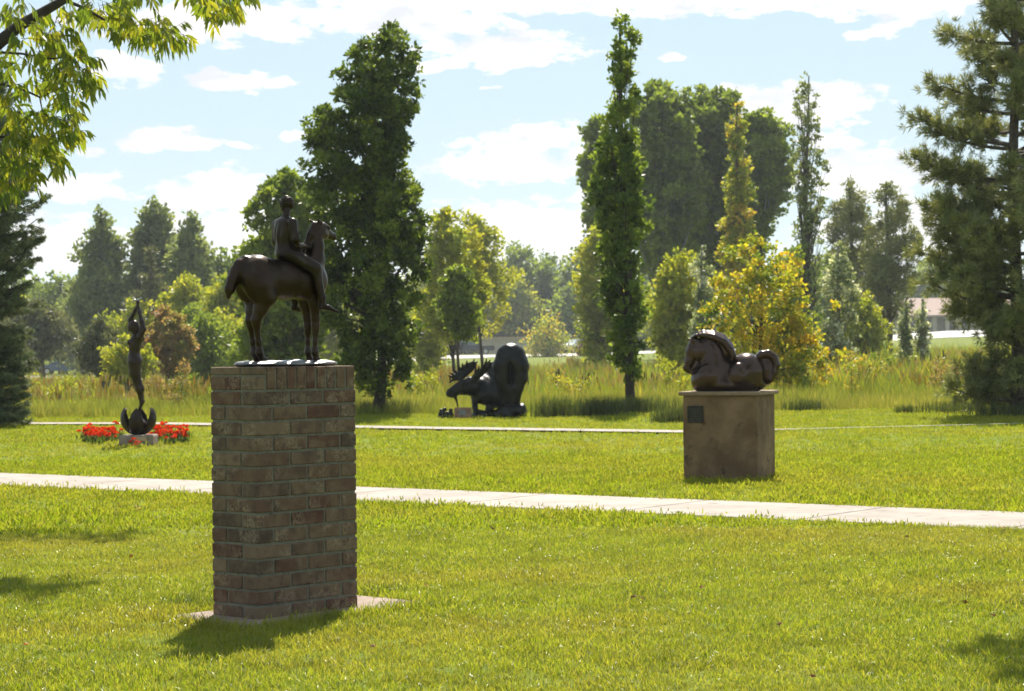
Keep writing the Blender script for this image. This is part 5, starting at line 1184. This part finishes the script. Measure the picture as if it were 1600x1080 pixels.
# ------------------------------------------------------------------ flower bed
pet_m = leafmat('red_petals', [(.62, .025, .008), (.72, .05, .012), (.75, .10, .02)], trans=.35, rough=.5, spec=.3, tcol=1.2)
fol_m = leafmat('flower_leaves', [(.06, .10, .02), (.10, .15, .028), (.14, .19, .04)], trans=.35, rough=.5)
def flower_proto(rs):
    V, F_, T = blades(rs, 34, .06, .15, .040, .8, 2, .6)
    heads = []
    P, D, N = [], [], []
    for h in range(rs.randint(5, 9)):
        c = np.array([rs.normal(0, .06), rs.normal(0, .06), rs.uniform(.11, .25)])
        d = rdirs(rs, 46); d[:, 2] = np.abs(d[:, 2]) * .8; P.append(c + d * .017 * rs.uniform(.4, 1, (46, 1))); D.append(unit(d + rdirs(rs, 46) * .4)); N.append(rdirs(rs, 46)); heads.append(c)
    P = np.concatenate(P); D = np.concatenate(D); N = np.concatenate(N)
    V2, F2, T2 = leaf_quads(P, D, N, .030, .026, rs.uniform(0, 1, len(P)))
    A = Acc()
    for c in heads: A.tube([np.array([c[0] * .4, c[1] * .4, 0]), c], [.003, .0025], 4)
    return npmesh('foliage', V, F_, fol_m, False, T), npmesh('blossom', V2, F2, pet_m, False, T2), A.mesh('stem', fol_m)
rs = np.random.RandomState(8); fps = [flower_proto(rs) for _ in range(5)]
spots = []
for px in np.linspace(132, 177, 11): spots.append((px, 689 + rs.uniform(-3.5, 4), 0))
for px in np.linspace(241, 292, 12): spots.append((px, 687 + rs.uniform(-4.0, 5), 1))
spots += [(207, 699, 2), (215, 700.5, 2), (150, 694, 0), (268, 695, 1), (180, 683, 0), (246, 682, 1)]
LB = ['red flowering plant in the bed left of the woman statue', 'red flowering plant in the bed right of the woman statue', 'red flowering plant in front of the stone block of the woman statue']
for px, py, side in spots:
    p = gp(px, py); a, b, c = fps[rs.randint(5)]
    t = empty('flower_plant', (p.x, p.y, 0), rs.uniform(0, 6), (LB[side] if side < 2 else ('lone red flowering plant, left one before the stone block' if px < 210 else 'lone red flowering plant, right one before the stone block')), 'flower', 'red flowers ' + ['left of', 'right of', 'in front of'][side] + ' the woman statue')
    s = rs.uniform(.62, .85) * (.55 if side == 2 else 1); t.scale = (s, s, s)
    for nm, me in (('foliage', a), ('blossom', b), ('stem', c)): link(bpy.data.objects.new(nm, me), t)

# ------------------------------------------------------------------ far buildings, cars, lamp
tan_w = surf('tan_wall', (.40, .34, .26), (.46, .39, .30), 2, .85, .1); cap_m = surf('wall_cap', (.42, .30, .20), (.48, .35, .25), 3, .8, .1)
def place(px, D, z=None):
    v = ray(px, 540); x = v.x * D; return Vector((x, D, float(terr(x, D)) if z is None else z))
p0, p1 = place(752, 300), place(838, 300)
w = empty('tan_building', (p0 + p1) / 2, 0, 'long low tan building with a flat brown roof edge behind the pickup', 'building'); wid = (p1 - p0).length
z_t = at(800, 527, 300).z - w.location.z
bmobj('wall', box_bm(wid, 5, z_t - .25, c=(0, 2.5, (z_t - .25) / 2)), tan_w, w); bmobj('roof_edge', box_bm(wid + .4, 5.4, .28, c=(0, 2.5, z_t - .12)), cap_m, w)
bp_ = place(1510, 335); b_ = empty('low_building', bp_, 0, 'low beige building with pinkish roof and porch columns behind the pine', 'building')
zb = lambda py: at(1510, py, 335).z - bp_.z
s35 = 335 / F_PX; zf = zb(523); ze = zb(492); zr_ = zb(470)
beige = surf('beige_wall', (.42, .36, .27), (.50, .43, .33), 2, .85, .1); roofm = surf('pink_shingle', (.30, .21, .18), (.36, .26, .22), 3, .9, .3); darkg = surf('dark_glass', (.02, .025, .03), (.03, .035, .04), 2, .2, 0, spec=.5)
def bxp(px): return (px - 1510) * s35
bmobj('wall', box_bm(bxp(1640) - bxp(1385), 9, ze + 0.5, c=((bxp(1640) + bxp(1385)) / 2, 6.8, (ze + .5) / 2)), beige, b_)
bm = bmesh.new(); xl, xr = bxp(1378), bxp(1650)
v = [bm.verts.new(q) for q in ((xl, -.4, ze), (xr, -.4, ze), (xr, 12, ze), (xl, 12, ze), (xl + 5, 6, zr_ + .6), (xr - 5, 6, zr_ + .6), (xl, -.4, ze - .25), (xr, -.4, ze - .25), (xr, 12, ze - .25), (xl, 12, ze - .25))]
for f in ((0, 1, 5, 4), (2, 3, 4, 5), (1, 2, 5), (3, 0, 4), (6, 7, 1, 0), (7, 8, 2, 1), (8, 9, 3, 2), (9, 6, 0, 3), (9, 8, 7, 6)): bm.faces.new([v[i] for i in f])
bmobj('roof', bm, roofm, b_)
for px in (1400, 1421, 1441, 1461, 1481, 1500, 1519, 1540, 1562, 1585): bmobj('column', box_bm(.62, .5, ze - .26, c=(bxp(px) + (.0), .35, (ze - .26) / 2)), beige, b_)
for a, c in ((1388, 1397), (1424, 1437), (1445, 1457), (1484, 1496), (1504, 1515), (1545, 1558), (1566, 1580)): bmobj('window', box_bm(bxp(c) - bxp(a), .12, (ze - .6) * .85, c=((bxp(a) + bxp(c)) / 2, 2.27, ze * .5)), darkg, b_)

glass_m = surf('car_glass', (.05, .07, .08), (.07, .09, .10), 2, .08, 0, spec=.8); tyre_m = surf('tyre', (.015, .015, .015), (.02, .02, .02), 5, .9, 0); rim_m = surf('rim', (.45, .45, .46), (.5, .5, .5), 5, .3, 0, metal=.8); lampm = surf('head_lamp', (.6, .6, .58), (.7, .7, .68), 3, .15, 0, spec=.8); tail_m = surf('tail_lamp', (.4, .02, .02), (.45, .03, .03), 3, .2, 0)
def paint(name, c): return surf(name, c, tuple(q * 1.1 for q in c), 1, .28, 0, spec=.6, metal=.3)
def car(loc, heading, pm, kind, label, name='parked_car'):
    t = empty(name, loc, heading, label, 'car', 'cars parked along the far road')
    if kind == 'sedan':
        L = 4.5; body = [(-2.2, .35), (-2.2, .85), (-2.0, .98), (-1.35, 1.02), (-.75, 1.42), (.35, 1.45), (1.15, 1.02), (1.95, .86), (2.22, .62), (2.24, .35)]
        glass = [(-1.25, 1.03), (-.72, 1.37), (.33, 1.40), (1.02, 1.03)]
    elif kind == 'suv':
        body = [(-2.25, .42), (-2.28, 1.1), (-2.05, 1.68), (-1.6, 1.74), (.35, 1.74), (1.0, 1.2), (2.05, 1.05), (2.3, .8), (2.3, .42)]; glass = [(-2.0, 1.17), (-1.85, 1.62), (.30, 1.66), (.82, 1.2)]
    else:
        body = [(-2.85, .5), (-2.9, 1.12), (-.95, 1.12), (-.85, 1.78), (.55, 1.82), (1.15, 1.25), (2.5, 1.12), (2.75, .85), (2.75, .5)]; glass = [(-.75, 1.2), (-.70, 1.70), (.48, 1.74), (.95, 1.25)]
    def ext(poly, hw, bev, tz=None):
        bm = bmesh.new(); vs = [bm.verts.new((a, -hw, z)) for a, z in poly]; f = bm.faces.new(vs); r = bmesh.ops.extrude_face_region(bm, geom=[f])
        for v in [q for q in r['geom'] if isinstance(q, bmesh.types.BMVert)]: v.co.y = hw
        bmesh.ops.recalc_face_normals(bm, faces=list(bm.faces))
        if bev: bmesh.ops.bevel(bm, geom=list(bm.edges), offset=bev, segments=2, affect='EDGES')
        for v in bm.verts:
            if v.co.z > 1.05 and kind != 'x': v.co.y *= 1 - (v.co.z - 1.05) * .22
        return bm
    bo = bmobj('body', ext(body, .88, .05), pm, t, False)
    bmobj('side_window', ext(glass, .885, 0), glass_m, t)
    xs = (-1.4, 1.38) if kind != 'pickup' else (-1.75, 1.75)
    r = .33 if kind == 'sedan' else .39
    for x in xs:
        for s in (-1, 1):
            bm = bmesh.new(); bmesh.ops.create_cone(bm, cap_ends=True, segments=20, radius1=r, radius2=r, depth=.22)
            for v in bm.verts: v.co = Vector((v.co.x + x, v.co.z + s * .80, v.co.y + r))
            wv_ = bmobj('wheel', bm, tyre_m, t, False)
            bm = bmesh.new(); bmesh.ops.create_cone(bm, cap_ends=True, segments=16, radius1=r * .66, radius2=r * .6, depth=.03)
            for v in bm.verts: v.co = Vector((v.co.x + x, -v.co.z * s * -1 + s * .922, v.co.y + r))
            bmobj('rim', bm, rim_m, wv_)
    fx = max(a for a, _ in body); bx = min(a for a, _ in body)
    for s in (-1, 1):
        bmobj('headlight', box_bm(.12, .32, .14, .02, c=(fx - .06, s * .66, .70)), lampm, t); bmobj('tail_light', box_bm(.08, .22, .2, .02, c=(bx + .01, s * .72, .85)), tail_m, t)
    return t
H_ = math.pi
def onroad(px, D): p = place(px, D); p.z += .06; return p
car(onroad(98, 216), H_, paint('paint_blue', (.07, .11, .16)), 'sedan', 'blue-grey hatchback on the road at the far left')
car(onroad(694, 284), H_, paint('paint_dark', (.03, .025, .03)), 'suv', 'dark car at the left end of the row on the far road')
car(onroad(713, 292), H_ + 1.2, paint('paint_silver', (.30, .38, .42)), 'suv', 'light silver-blue car between the dark car and the pickup')
car(onroad(738, 283), H_, paint('paint_black', (.015, .016, .02)), 'pickup', 'black pickup truck parked left of the tan building', 'parked_pickup')
car(onroad(897, 288), H_ + .9, paint('paint_white', (.6, .62, .64)), 'suv', 'white car half hidden by the round golden bush')
car(onroad(1592, 300), 0, paint('paint_blue2', (.10, .15, .22)), 'sedan', 'blue car in front of the low building behind the pine')
# lamp post
lp = place(669, 150); lz = at(669, 500, 150).z - lp.z
t = empty('lamp_post', lp, 0, 'grey lamp post by the road right of the broad oak', 'lamp post'); grey = surf('grey_metal', (.30, .30, .30), (.36, .36, .36), 3, .5, 0)
A = Acc(); A.tube([(0, 0, 0), (0, 0, .4), (0, 0, lz)], [.16, .10, .09], 10); obj('pole', A.mesh('pole', grey), t)
bmobj('lamp_head', box_bm(.7, .45, .16, .04, c=(.15, 0, lz + .04)), grey, t)
# rust-brown sculpture by the far path
p = place(912, 265); hz = at(912, 527, 265).z - p.z
t = empty('distant_sculpture', p, 0, 'rust-brown sculpture with a dark figure beside the white car', 'statue')
sc_ = hz
sdf_obj('rust_mass', [E((-.35 * sc_ * .5, 0, sc_ * .35), (.28 * sc_, .3, .38 * sc_), .1), E((.22 * sc_ * 1.4, 0, sc_ * .3), (.25 * sc_, .3, .32 * sc_), .1)], .09, surf('rust', (.20, .07, .045), (.28, .11, .07), 2, .8, .2), t, 0, 1)
sdf_obj('dark_figure', [C((0.1, -.2, sc_ * .1), (0.1, -.2, sc_ * .75), .22, .26, .1), E((.1, -.2, sc_ * .93), (.16, .16, .2), .05)], .06, MAT['bronze_black'], t, 0, 1)
# blue mountain far away
hx_ = at(1430, 430, 1500)
n = 60; X_ = np.linspace(-560, 560, n); Hh = np.clip(hx_.z + 1 - np.abs(X_) * .06 + 3.5 * np.sin(X_ / 46) + 2 * np.sin(X_ / 17), 3, 56)
V = []; 
for k_, (dy, f_) in enumerate(((-250, 0), (-120, .55), (0, 1), (140, .4), (280, 0))): V.append(np.stack([hx_.x + X_, 1500 + dy + 7 * np.sin(X_ / 22 + k_), Hh * f_ + 2 * (k_ % 2)], 1))
V = np.concatenate(V); i = (np.arange(4)[:, None] * n + np.arange(n - 1)[None]).ravel()
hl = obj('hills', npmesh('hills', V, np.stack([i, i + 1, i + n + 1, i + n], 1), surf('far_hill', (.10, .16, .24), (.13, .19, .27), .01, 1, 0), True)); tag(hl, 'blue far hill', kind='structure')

# ------------------------------------------------------------------ thin air haze over the whole place
hz = bmobj('haze', box_bm(15400, 6900, 64, c=(0, 3150, 0)), None or MAT['bark'], None)
hz.location = (0, 0, 29)
m, g = new_mat('haze_air')
vol = g.n('ShaderNodeVolumePrincipled', {'Color': (.86, .93, 1.0, 1), 'Density': .00025, 'Anisotropy': .35})
g.n('ShaderNodeOutputMaterial', {'Volume': vol.outputs[0]})
hz.data.materials.clear(); hz.data.materials.append(m); tag(hz, 'faint bluish air haze over the park', kind='stuff')
